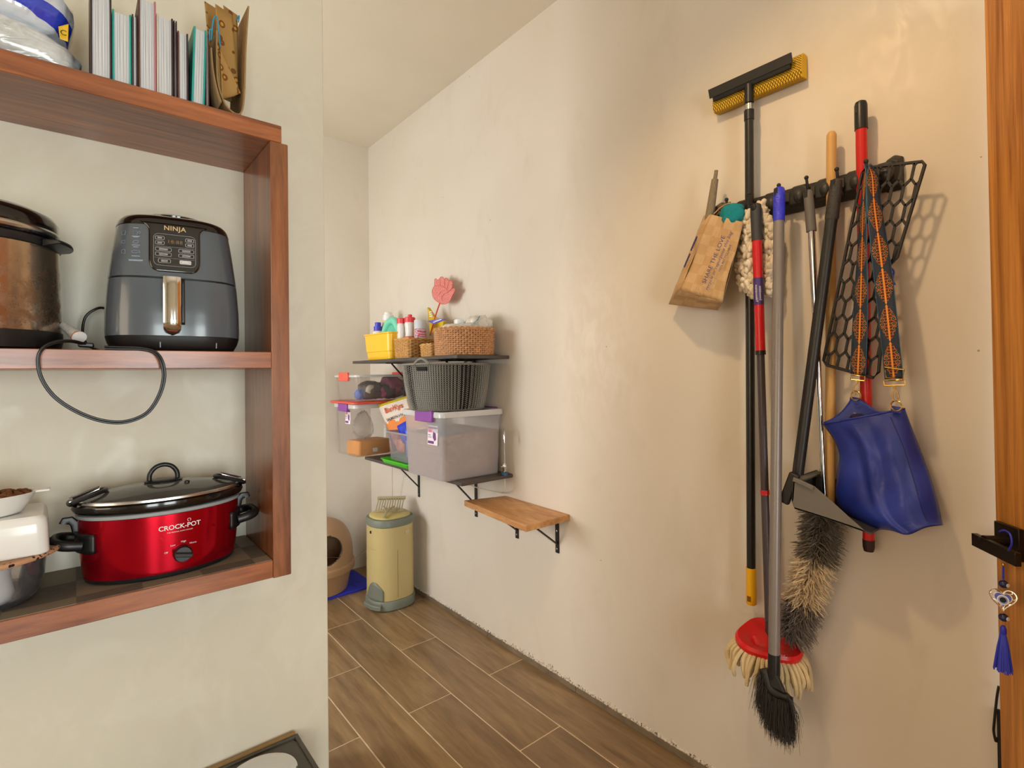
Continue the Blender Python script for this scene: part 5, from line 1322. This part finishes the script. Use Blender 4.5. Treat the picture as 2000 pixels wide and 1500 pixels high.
# pan: near side wall, far side wall, floor, back
oN, oF = .165, .018
nT0, nT1, nB0, nB1, nTip = (1550, 932), (1590, 955), (1546, 978), (1700, 1040), (1722, 1041)
near = [wx(x, y, oN) for x, y in ((1550, 932), (1590, 950), (1625, 980), (1660, 1012), (1690, 1038), (1702, 1044), (1640, 1022), (1585, 1004), (1552, 994), (1546, 978))]
MB().prism(near, (.004, 0, 0)).build('side_wall', m_pan, t, bevel=.0015)
dx = V((oN-oF, 0, 0))
far = [p+dx for p in near]
MB().prism(far, (-.004, 0, 0)).build('side_wall', m_pan, t, bevel=.0015)
fl = MB(); bpts = [near[9], near[8], near[7], near[6], near[5]]
fl.loft([[p, p+dx, p+dx+V((0, 0, .004)), p+V((0, 0, .004))] for p in bpts]); fl.build('pan_floor', m_pan_d, t)
bk = MB(); bk.loft([[p, p+dx, p+dx+V((0, -.004, 0)), p+V((0, -.004, 0))] for p in (near[0], near[9])]); bk.build('back_wall', m_pan_d, t)
hod = MB(); hod.loft([[p, p+dx, p+dx+V((0, 0, -.004)), p+V((0, 0, -.004))] for p in (near[0], lerp(near[0], near[1], .35))]); hod.build('hood', m_pan, t)
cb = MB()
for i in range(11):
    p = lerp(lerp(near[0], near[1], .3), near[2], i/10.0)+dx*.96; cb.bar(p+V((0, 0, -.002)), p+V((0, 0, .010)), .003, .005)
cb.build('comb_teeth', m_pan_d, t, kind='stuff', smooth=False)
MB().bar(lerp(near[0], near[1], 0)+V((-.004, 0, -.004)), near[1]+V((-.004, 0, -.004)), .006, .012).build('rim_lip', m_pan, t, bevel=.002)

# ---- black honeycomb panel
t = thing('honeycomb_panel', 'black plastic honeycomb grid hanging from the end hook', 'panel', wx(1700, 600, .085))
om = .078
def hx_(px, py): return wx(px, py, om)
O_ = hx_(1688, 328); Au = hx_(1803, 315)-O_; Bv = hx_(1609, 706)-O_
poly_px = [(1690, 328), (1801, 315.5), (1806.5, 322), (1752, 503), (1735, 521), (1716, 727), (1706, 738), (1614, 713), (1608.5, 704), (1684, 338)]
poly = [hx_(*p) for p in poly_px]
yz = [(p.y, p.z) for p in poly]
def inside(y, z):
    c = False; n = len(yz)
    for i in range(n):
        (y1_, z1_), (y2_, z2_) = yz[i], yz[(i+1) % n]
        if (z1_ > z) != (z2_ > z) and y < (y2_-y1_)*(z-z1_)/(z2_-z1_)+y1_: c = not c
    return c
m_hex = M('grid_black', (33, 29, 26), .55)
hw_, hr = 1/5.05, 1/10.5        # cell pitch across and along (in panel units)
edges = {}
def key(p): return (round(p[0], 4), round(p[1], 4))
for r_ in range(-1, 13):
    for q_ in range(-1, 8):
        cu_ = (q_+(.5 if r_ % 2 else 0))*hw_-.02; cv = r_*hr+.045
        pts = [(cu_, cv-hr*.66), (cu_+hw_/2, cv-hr*.34), (cu_+hw_/2, cv+hr*.34), (cu_, cv+hr*.66), (cu_-hw_/2, cv+hr*.34), (cu_-hw_/2, cv-hr*.34)]
        for i in range(6):
            a, b = key(pts[i]), key(pts[(i+1) % 6]); edges[tuple(sorted((a, b)))] = 1
mb = MB()
def UV3(p): return O_+Au*p[0]+Bv*p[1]
for (a, b) in edges:
    A3, B3 = UV3(a), UV3(b); ia, ib = inside(A3.y, A3.z), inside(B3.y, B3.z)
    if not ia and not ib: continue
    if ia != ib:
        i_, o2 = (A3, B3) if ia else (B3, A3)
        for _ in range(8):
            m2 = lerp(i_, o2, .5)
            if inside(m2.y, m2.z): i_ = m2
            else: o2 = m2
        A3, B3 = (A3, i_) if ia else (i_, B3)
    if (A3-B3).length < .002: continue
    mb.bar(A3, B3, .0056, .006, up=(1, 0, 0))
mb.build('cell_grid', m_hex, t, kind='stuff', smooth=False)
MB().tube(poly, .0040, 6, closed=True).build('frame', m_hex, t)

# ---- blue handbag on a patterned strap
t = thing('handbag', 'royal blue leather bucket bag hanging open on a patterned strap', 'handbag', wx(1740, 960, .12))
Lr = [(1608, 829), (1622, 848), (1634, 868), (1640, 890), (1637, 915), (1634, 940), (1632, 965), (1640, 992), (1668, 1012), (1716, 1034)]
Rr = [(1767, 799), (1776, 824), (1786, 850), (1797, 878), (1808, 908), (1819, 940), (1828, 970), (1835, 998), (1839, 1018), (1841, 1026)]
NR = 40
lx = slist([p[0] for p in Lr], NR); ly = slist([p[1] for p in Lr], NR); rx = slist([p[0] for p in Rr], NR); ry_ = slist([p[1] for p in Rr], NR)
def front(u, v):
    i = int(round(v*NR)); x = lerp(lx[i], rx[i], u); y = lerp(ly[i], ry_[i], u)
    if v > .8: y += (v-.8)/.2*(17*math.exp(-((u-.45)/.22)**2)-4*math.sin(math.pi*u))
    b = math.sin(math.pi*min(1, max(0, u)))**.6
    fold = .012*math.exp(-((u-(.30+.12*v))/.05)**2)*min(1, v*2) - .010*math.exp(-((u-(.16+.30*v))/.07)**2)*min(1, v*1.6)
    fold += .005*math.exp(-((u-.66)/.06)**2)*v - .005*math.exp(-((u-.50)/.06)**2)*min(1, v*3)*(1-v*.3) + .004*math.exp(-((u-.83)/.04)**2)*v
    fold *= 1-.75*max(0, (v-.7)/.3)
    o = .088+.058*b*(.55+.45*v)+fold+.004*math.sin(14*v+6*u)
    if u < .02: o = .088
    return wx(x, y, o)
k = NT('blue_leather'); p = k.obj(); k.col(k.mix(k.ramp(k.noise(p, 9, 4), .3, .7), srgb(30, 42, 128), srgb(42, 62, 166))); k.b.inputs['Roughness'].default_value = .42
k.bump(k.math('ADD', k.noise(p, 28, 4, .6, .6), k.math('MULTIPLY', k.noise(p, 260, 3), .25)), .28, .004); m_lea = k.m
MB().grid(front, 44, NR).build('front_panel', m_lea, t, solid=.002, ang=70)
def back(u, v):
    i = int(round(v*NR)); x = lerp(lx[i], rx[i], u); y = lerp(ly[i], ry_[i], u)
    q = max(0, 1-v*5)
    y += -q*(math.exp(-((u-.36)/.24)**2)*42) + (14*math.exp(-((u-.45)/.22)**2)*(v-.8)/.2 if v > .8 else 0)
    if u < .36: x += q*10*math.sin(math.pi*u/.36)
    o = .086-.020*math.sin(math.pi*u)**.7*(.5+.5*v)
    return wx(x, y, o)
MB().grid(back, 36, NR).build('back_panel', m_lea, t, solid=.002, ang=70)
# zip and dark contents in the mouth
MB().tube(spline([wx(1662, 792, .07), wx(1668, 806, .075), wx(1678, 812, .08), wx(1690, 818, .085)], 12), .003, 6).build('zip', M('zip_grey', (120, 120, 140), .4), t)
MB().ell(wx(1676, 818, .078), (.012, .02, .014), 14, 10).build('inner_pocket', M('inner_dark', (40, 26, 60), .8), t)
hem = [front(u, 0)+V((-.001, 0, .001)) for u in np.linspace(0, 1, 30)]
MB().tube(hem, .0022, 6).build('top_hem', M('leather_edge', (40, 52, 150), .35), t)
seam = [front(.80+.04*v, v)+V((-.0012, 0, 0)) for v in np.linspace(.05, .9, 24)]
MB().tube(seam, .0012, 5).build('side_seam', M('seam_navy', (26, 34, 100), .6), t)
for (x0, y0_, x1, y1_, o_) in ((1670, 776, 1668, 790, .075), (1752, 794, 1750, 806, .115)):
    MB().bar(wx(x0, y0_, o_), wx(x1, y1_, o_), .022, .005, up=(1, 0, 0)).build('strap_tab', m_lea, t, bevel=.001)
# strap with woven pattern
k = NT('strap_weave'); uvn = k.n('ShaderNodeTexCoord').outputs['UV']; sp = k.n('ShaderNodeSeparateXYZ'); k.l(uvn, sp.inputs[0])
du = k.math('ABSOLUTE', k.math('SUBTRACT', sp.outputs[0], .5)); ph = k.math('MULTIPLY', sp.outputs[1], math.pi/.090)
lens = k.math('MULTIPLY', k.math('ABSOLUTE', k.math('SINE', ph)), .44)
d_ = k.math('SUBTRACT', lens, du)
ins = k.math('GREATER_THAN', d_, 0.0)
st = k.math('GREATER_THAN', k.math('SINE', k.math('MULTIPLY', d_, 95.0)), .1)
sv = k.math('GREATER_THAN', k.math('SINE', k.math('MULTIPLY', sp.outputs[1], 900.0)), -.2)
c = k.mix(k.math('MULTIPLY', st, sv), srgb(48, 26, 26), srgb(200, 104, 44))
c = k.mix(k.math('LESS_THAN', du, .05), c, srgb(232, 150, 60))
bg = k.mix(k.math('GREATER_THAN', k.math('SINE', k.math('MULTIPLY', k.math('ADD', du, sp.outputs[1]), 240.0)), .85), srgb(36, 36, 46), srgb(60, 90, 120))
pv = k.math('MULTIPLY', k.math('SUBTRACT', k.math('FRACT', k.math('DIVIDE', sp.outputs[1], .0115)), .5), .0115)
pu = k.math('MULTIPLY', k.math('SUBTRACT', du, .30), .037)
rd = k.math('SQRT', k.math('ADD', k.math('MULTIPLY', pv, pv), k.math('MULTIPLY', pu, pu)))
c = k.mix(k.math('LESS_THAN', rd, .0046), c, srgb(206, 140, 70)); c = k.mix(k.math('LESS_THAN', rd, .0036), c, srgb(34, 30, 34)); c = k.mix(k.math('LESS_THAN', rd, .0016), c, srgb(90, 120, 110))
c = k.mix(ins, bg, c); c = k.mix(k.math('GREATER_THAN', du, .47), c, srgb(60, 110, 140)); k.col(c); k.b.inputs['Roughness'].default_value = .8; m_strap = k.m
def ribbon(cl, ws, tw, name, par):
    # centre line points, widths, twist angle about the line
    P = spline(cl, 60); Ws = slist(ws, 60); Tw = slist(tw, 60); acc = [0]
    for a, b in zip(P, P[1:]): acc.append(acc[-1]+(b-a).length)
    mb = MB()
    def fn(u, v):
        i = int(round(v*60)); t_ = (P[min(i+1, 60)]-P[max(i-1, 0)]).normalized(); w = V((0, -1, 0)); w = (w-t_*w.dot(t_)).normalized(); n_ = t_.cross(w)
        d = w*math.cos(Tw[i])+n_*math.sin(Tw[i]); return P[i]+d*(u-.5)*Ws[i]
    mb.grid(fn, 4, 60, uv=lambda u, v: (u, acc[int(round(v*60))])); return mb.build(name, m_strap, par, solid=.0016, ang=70)
ribbon([wx(1697, 322, .095), wx(1690, 345, .10), wx(1686.5, 400, .105), wx(1684.5, 470, .11), wx(1682, 560, .11), wx(1679, 650, .10), wx(1675.5, 731, .09)], [.02, .030, .034, .036, .037, .037, .037], [.9, 1.0, .9, .75, .45, .2, .1], 'strap', t)
ribbon([wx(1695, 322, .095), wx(1703, 345, .10), wx(1707, 400, .108), wx(1716, 470, .115), wx(1726, 550, .12), wx(1736, 640, .125), wx(1746, 740, .125)], [.02, .030, .034, .037, .038, .038, .038], [-.9, -.9, -.8, -.6, -.2, 0, 0], 'strap', t)
lp = MB(); lp.tube([wx(1728, 717, .13), wx(1766, 722, .13), wx(1763, 741, .13), wx(1731, 737, .13)], .0022, 6, closed=True); lp.build('slider', m_brass, t)
# brass fittings: loop, swivel clip, ring
def fitting(px, py, px2, py2, o_, w):
    a, b = wx(px, py, o_), wx(px2, py2, o_); q = (b-a); ln_ = q.length; dn = q.normalized(); sd_ = V((0, -1, 0)); sd_ = (sd_-dn*sd_.dot(dn)).normalized()
    MB().tube([a+sd_*w*x+dn*y for x, y in rrect(.5, .006, .005, 4)], .0016, 6, closed=True).build('strap_loop', m_brass, t)
    MB().tube([a+dn*.006, a+dn*.014], .0032, 8).build('swivel', m_brass, t)
    MB().tube([a+sd_*x+dn*(.030+y) for x, y in ((0, -.016), (.005, -.008), (.006, .004), (.003, .012), (-.003, .012), (-.006, .004), (-.005, -.008))], .0014, 6, closed=True).build('clip', m_brass, t)
    rc_ = a+dn*(ln_-.004); MB().tube([rc_+sd_*.012*math.cos(x)+dn*.012*math.sin(x)+V((-.004*math.cos(x), 0, 0)) for x in np.linspace(0, 2*math.pi, 25)[:-1]], .0017, 6, closed=True).build('ring', m_brass, t)
fitting(1675.5, 738, 1671, 776, .088, .030); fitting(1746.5, 748, 1751, 796, .124, .042)

# small blue ribbon behind the strap
t = thing('blue_ribbon', 'scrap of blue ribbon showing behind the bag strap', 'ribbon', wx(1742, 535, .10))
MB().tube(spline([wx(1738, 522, .085), wx(1746, 530, .085), wx(1743, 545, .085), wx(1748, 556, .085)], 14), .0055, 6, sq=.4).build('ribbon_band', M('ribbon_blue', (66, 66, 196), .5), t)

# ---- brown paper bag with cleaning cloths
t = thing('paper_bag', 'crumpled brown paper carrier bag with blue lettering on the left hook', 'paper bag', wx(1380, 600, .08))
k = NT('kraft_check'); uvn = k.n('ShaderNodeTexCoord').outputs['UV']; ch = k.n('ShaderNodeTexChecker'); ch.inputs['Scale'].default_value = 5.0; k.l(k.scale(uvn, (1.0, 1.6, 1)), ch.inputs['Vector'])
ch.inputs['Color1'].default_value = srgb(196, 158, 112); ch.inputs['Color2'].default_value = srgb(206, 170, 126); k.col(k.mix(k.math('MULTIPLY', k.noise(uvn, 7, 4), .35), ch.outputs[0], srgb(178, 142, 100)))
k.b.inputs['Roughness'].default_value = .75; k.bump(k.noise(k.scale(uvn, (1, .5, 1)), 5, 4, .6, 1.5), .5, .012); m_kraft = k.m
oF_, oB_ = .140, .045
FA, FB, FC, FD = wx(1389, 419, .115), wx(1452, 434, .100), wx(1411, 590, oF_), wx(1328, 566, oF_)
BA, BB, BC, BD = wx(1375, 421, oB_), wx(1440, 425, oB_), wx(1402, 606, oB_), wx(1306, 594, oB_)
E1, E2 = wx(1375, 622, .085), wx(1305, 596, .085)
def fface(u, v, d=0.0):
    p = lerp(lerp(FA, FB, u), lerp(FD, FC, u), v)
    cr = -.010*math.exp(-((u-.40-.1*v)/.10)**2)*max(0, 1-1.4*v)+.005*math.sin(7*v+3*u)+.004*math.sin(15*u)
    return p+V((-cr-d, 0, 0))
MB().grid(fface, 16, 20, uv=lambda u, v: (u*.8, v)).build('front_face', m_kraft, t, solid=.0008, ang=25)
def quad_uv(a, b, c_, d, name, bow=.004, uvs=(1, 1)):
    N2 = (b-a).cross(d-a).normalized()
    MB().grid(lambda u, v: lerp(lerp(a, b, u), lerp(d, c_, u), v)+N2*bow*math.sin(3*math.pi*v)*math.sin(math.pi*u), 8, 12, uv=lambda u, v: (u*uvs[0], v*uvs[1])).build(name, m_kraft, t, solid=.0008, ang=25)
quad_uv(FA, BA, BD, FD, 'side_gusset', .008, (.4, 1)); quad_uv(FB, BB, BC, FC, 'side_gusset', .006, (.4, 1)); quad_uv(BA, BB, BC, BD, 'back_face', .003)
quad_uv(FD, FC, BC, BD, 'bag_bottom', -.006, (.8, .4))
tdir = (wx(1414, 462, oF_)-wx(1377, 549, oF_)); tl = tdir.length; td = tdir.normalized()
nrm = V((-1, 0, 0)); tu = (nrm.cross(td)).normalized()
if tu.z > 0: pass
def btxt(c0, s, size, mat, shear=0, dz=.0035):
    e = MB(); side = V((0, -td.z, td.y))*-1
    def fn(x, y):
        p = c0+td*x+up_*y; return V((p.x-dz-.0, p.y, p.z))
    text_on(e, s, size, fn, shear=shear); e.build('lettering', mat, t)
up_ = V((0, td.z, -td.y)); up_ = up_ if up_.y > 0 else -up_
m_ink = M('ink_blue', (44, 52, 120), .6)
btxt(wx(1395, 508, oF_+.004), 'SHARE THE LOVE', .0190, m_ink); btxt(wx(1404.5, 511, oF_+.004), 'recycle or repurpose this bag', .0150, m_ink, .3); btxt(wx(1417, 505, oF_+.002), '100% RECYCLABLE', .0100, m_ink)
def gus(u, v): return lerp(lerp(FA, BA, u), lerp(FD, BD, u), v)+V((-.003, .006, 0))
for v0, v1 in ((.25, .42), (.46, .62)):
    MB().bar(gus(.45, v0), gus(.5, v1), .002, .004).build('side_print', m_ink, t)
for s in (0, 1):
    MB().tube(spline([wx(1394+20*s, 418+6*s, .10-.03*s), wx(1408+6*s, 405, .09-.01*s), wx(1424, 397, .084), wx(1426+8*s, 404, .088-.02*s), wx(1414+16*s, 424, .10-.03*s)], 16), .0018, 6).build('bag_handle', M('jute', (196, 150, 96), .8), t)
t = thing('duster_wand', 'grey knitted duster wand sticking up out of the paper bag', 'wand', wx(1388, 430, .09))
pa, pb = wx(1399, 333, .075), wx(1382, 450, .085)
MB().axis(pa, pb, [(0, .0055), (.026, .0062), (.028, .0105), ((pb-pa).length, .0150)], 16).build('wand_sleeve', M('wand_grey', (134, 120, 98), .9, bump=.9, bs=220, bd=.003), t)
t = thing('teal_cloth', 'teal terry cloth bulging out of the paper bag', 'cloth', wx(1432, 425, .08))
m_teal = M('terry_teal', (20, 140, 150), .95, bump=1.0, bs=260, bd=.004)
pillow(.03, .036, .034, 2.3, 30, 16, .08, 41, 5).mapv(lambda p: p+wx(1431, 421, .085)).build('cloth_fold', m_teal, t)
t = thing('chenille_cloth', 'dark grey chenille cloth peeking from the top of the paper bag', 'cloth', wx(1412, 415, .07))
mb = MB(); rr = random.Random(14)
for _ in range(38):
    c_ = wx(1404+rr.uniform(0, 26), 396+rr.uniform(2, 30), .055+rr.uniform(0, .02)); mb.ell(c_, (.005, .005, .011), 8, 6, Matrix.Rotation(rr.uniform(0, 3), 3, 'X'))
mb.build('chenille', M('chenille_grey', (104, 92, 78), .9), t, kind='stuff')

# ---- spare white mop heads
def fluffy(label, outline_, o0, o1, seed, n):
    t = thing('mop_refill', label, 'mop head', wx(outline_[0][0], outline_[0][1], o0), 0, 'white chenille mop refills on the rack')
    rr = random.Random(seed); mb = MB()
    for i in range(n):
        v = rr.random(); k_ = v*(len(outline_)-1); j = min(int(k_), len(outline_)-2); f = k_-j
        (x0, y0_, w0), (x1, y1_, w1) = outline_[j], outline_[j+1]
        cx_, cy_, w = lerp(x0, x1, f), lerp(y0_, y1_, f), lerp(w0, w1, f)
        u = rr.uniform(-1, 1); c_ = wx(cx_+u*w, cy_, lerp(o0, o1, math.sqrt(max(0, 1-u*u))*rr.uniform(.5, 1)))
        R2 = Matrix.Rotation(rr.gauss(0, .5)+u*.5, 3, 'X') @ Matrix.Rotation(rr.gauss(0, .5), 3, 'Y')
        s = rr.uniform(.8, 1.25); mb.ell(c_, (.0078*s, .0078*s, .0145*s), 8, 6, R2)
    mb.build('strands', M('mop_white', (232, 220, 200), .95), t, kind='stuff', ang=80)
    hd_ = wx(outline_[0][0], outline_[0][1], .06); MB().tube([hd_, lerp(hd_, wx(outline_[2][0], outline_[2][1], (o0+o1)/2), .9)], .004, 6).build('tape', M('mop_tape', (214, 200, 176), .9), t)
def ol3(pts): return [(x, y, w) for x, y, w in pts]
fluffy('white chenille mop refill beside the paper bag', [(1462, 414, 7), (1466, 440, 18), (1466, 470, 20), (1462, 500, 17), (1465, 530, 26), (1467, 560, 22), (1478, 578, 10)], .035, .085, 51, 330)
fluffy('white chenille mop refill between the red mop pole and the broom', [(1488, 396, 4), (1491, 420, 6), (1502, 440, 12), (1505, 470, 16), (1502, 510, 16), (1502, 545, 18), (1504, 575, 14)], .030, .070, 52, 260)

# ================================================================== door at the right
DP = V((1.562, wx(1937, 700, .045).y, 0)); dv = V((.742, .670, 0)).normalized(); dn_ = V((-dv.y, dv.x, 0))
drs = bpy.data.objects.new('door_1', None); COL.objects.link(drs); drs['kind'] = 'structure'; FR[drs.name] = Matrix.Identity(4)
MB().obox(DP-dv*.42-dn_*.0205+V((0, 0, 1.10)), dv*.42, dn_*.020, V((0, 0, 1.09))).build('door_leaf', m_door, drs, smooth=False, bevel=.002)
m_hnd = M('handle_bronze', (44, 36, 30), .35, .6)
def onD(px, py, d=0.0): return ppl(px, py, DP+dn_*d, dn_)
rc_ = onD(1972, 1057, .006); 
hnd = MB().obox(rc_+dv*.002, dv*.034, dn_*.0055, V((0, 0, .034))).build('handle_rose', m_hnd, drs, bevel=.0015)
MB().axis(rc_+dn_*.005, rc_+dn_*.050, [(0, .011), (.045, .011)], 16).build('handle_neck', m_hnd, hnd)
l0, l1 = onD(1903, 1053, .055), onD(1989, 1094, .055)
MB().obox((l0+l1)/2, (l1-l0)/2, dn_*.006, V((0, 0, .0135))).build('lever', m_hnd, hnd, bevel=.0012)
MB().axis(onD(1912, 1052, .061), onD(1912, 1052, .061)+dn_*.0015, [(0, .0045), (.0015, .004)], 14).build('lever_screw', m_blk, hnd)
# evil-eye charm on the lever
t = thing('door_charm', 'evil eye charm with a blue tassel hanging from the door handle', 'charm', onD(1960, 1200, .055))
def cpt(px, py, d=.062): return onD(px, py, d)
m_cb = M('charm_blue', (40, 52, 200), .45)
MB().tube(spline([cpt(1952, 1038, .064), cpt(1962, 1036, .066), cpt(1973, 1044, .068), cpt(1976, 1062, .068), cpt(1970, 1075, .066)], 16), .0018, 6).build('cord', m_cb, t)
MB().tube([cpt(1959.5, 1103), cpt(1959.5, 1132)], .0018, 6).build('cord', m_cb, t)
MB().ell(cpt(1959.5, 1103), (.003, .003, .003), 10, 8).build('gold_bead', m_brass, t)
m_bd = M('bead_blue', (30, 36, 80), .2); m_bw = M('bead_white', (226, 226, 232), .3)
for y in (1141, 1206):
    c_ = cpt(1960, y); MB().ell(c_, (.0085, .0085, .008), 16, 12).build('bead', m_bd, t)
    MB().axis(c_+V((-.004, -.007, 0)), c_+V((-.0048, -.0085, 0)), [(0, .004), (.001, .0038)], 12).build('bead_ring', m_bw, t)
hc = cpt(1959, 1172); vw = (V(CO)-hc).normalized(); su_ = V((0, 0, 1)).cross(vw).normalized(); uu = vw.cross(su_)
def heart(s, n=36): return [(s*(.062*16*math.sin(a)**3)*.9, s*(.062*(13*math.cos(a)-5*math.cos(2*a)-2*math.cos(3*a)-math.cos(4*a))+.12)) for a in np.linspace(0, 2*math.pi, n+1)[:-1]]
def hp3(p, d=0.0): return hc+su_*p[0]+uu*p[1]+vw*d
MB().tube([hp3(p) for p in heart(.0235)], .0016, 6, closed=True).build('silver_frame', M('silver', (220, 214, 206), .25, .9), t)
fil = MB(); ho_, hi_ = heart(.0235, 36), heart(.0155, 36)
for i in range(0, 36, 3): fil.tube([hp3(ho_[i]), hp3(((ho_[(i+1) % 36][0]+hi_[(i+1) % 36][0])/2*1.02, (ho_[(i+1) % 36][1]+hi_[(i+1) % 36][1])/2*1.02)), hp3(hi_[i])], .0011, 5)
fil.build('filigree', MATS['silver'], t, kind='stuff')
MB().prism([hp3(p, -.0015) for p in heart(.0165)], vw*.003).build('heart_plate', m_bw, t)
MB().prism([hp3(p, .0014) for p in heart(.0145)], vw*.001).build('eye_blue', M('eye_blue', (50, 60, 190), .3), t)
for r_, d_, mt in ((.0095, .0026, m_bw), (.0075, .0036, M('eye_pale', (130, 150, 214), .3)), (.0052, .0046, M('pupil_black', (14, 12, 16), .7))):
    MB().axis(hp3((0, 0), d_-.0012), hp3((0, 0), d_), [(0, r_), (.0012, r_)], 24).build('eye_ring', mt, t)
MB().axis(cpt(1959.5, 1222), cpt(1959.5, 1240), [(0, .003), (.006, .0055), (.014, .0055), (.018, .0045)], 16).build('tassel_knot', m_cb, t)
ts = MB(); rr = random.Random(61); t0, t1 = cpt(1959.5, 1238), cpt(1960, 1310); 
for i in range(150):
    a = rr.uniform(0, 6.28); q = math.sqrt(rr.random()); v1 = V((math.cos(a), math.sin(a), 0))
    ts.tube([t0+v1*q*.0045, lerp(t0, t1, .4)+v1*q*.010, t1+v1*q*.016+V((0, 0, rr.uniform(-.002, .004)))], .0010, 3, cap=False)
ts.build('tassel', m_cb, t, kind='stuff')
# iron hook low beside the door
t = thing('iron_hook', 'thin black iron hook low on the wall by the door edge', 'hook', wx(1945, 1400, .01))
MB().tube(spline([wx(1951, 1340, .006), wx(1947, 1362, .012), wx(1941.5, 1415, .018), wx(1941, 1430, .018), wx(1945, 1448, .012), wx(1947, 1440, .008)], 24), .0026, 8).build('hook_rod', m_blkmetal, t)
MB().box((W-.008, wx(1949, 1400, 0).y-.012, wx(1949, 1500, 0).z-.25), (W-.0008, wx(1948, 1400, 0).y, wx(1949, 1384, 0).z)).build('hook_plate', m_blkmetal, t, smooth=False)
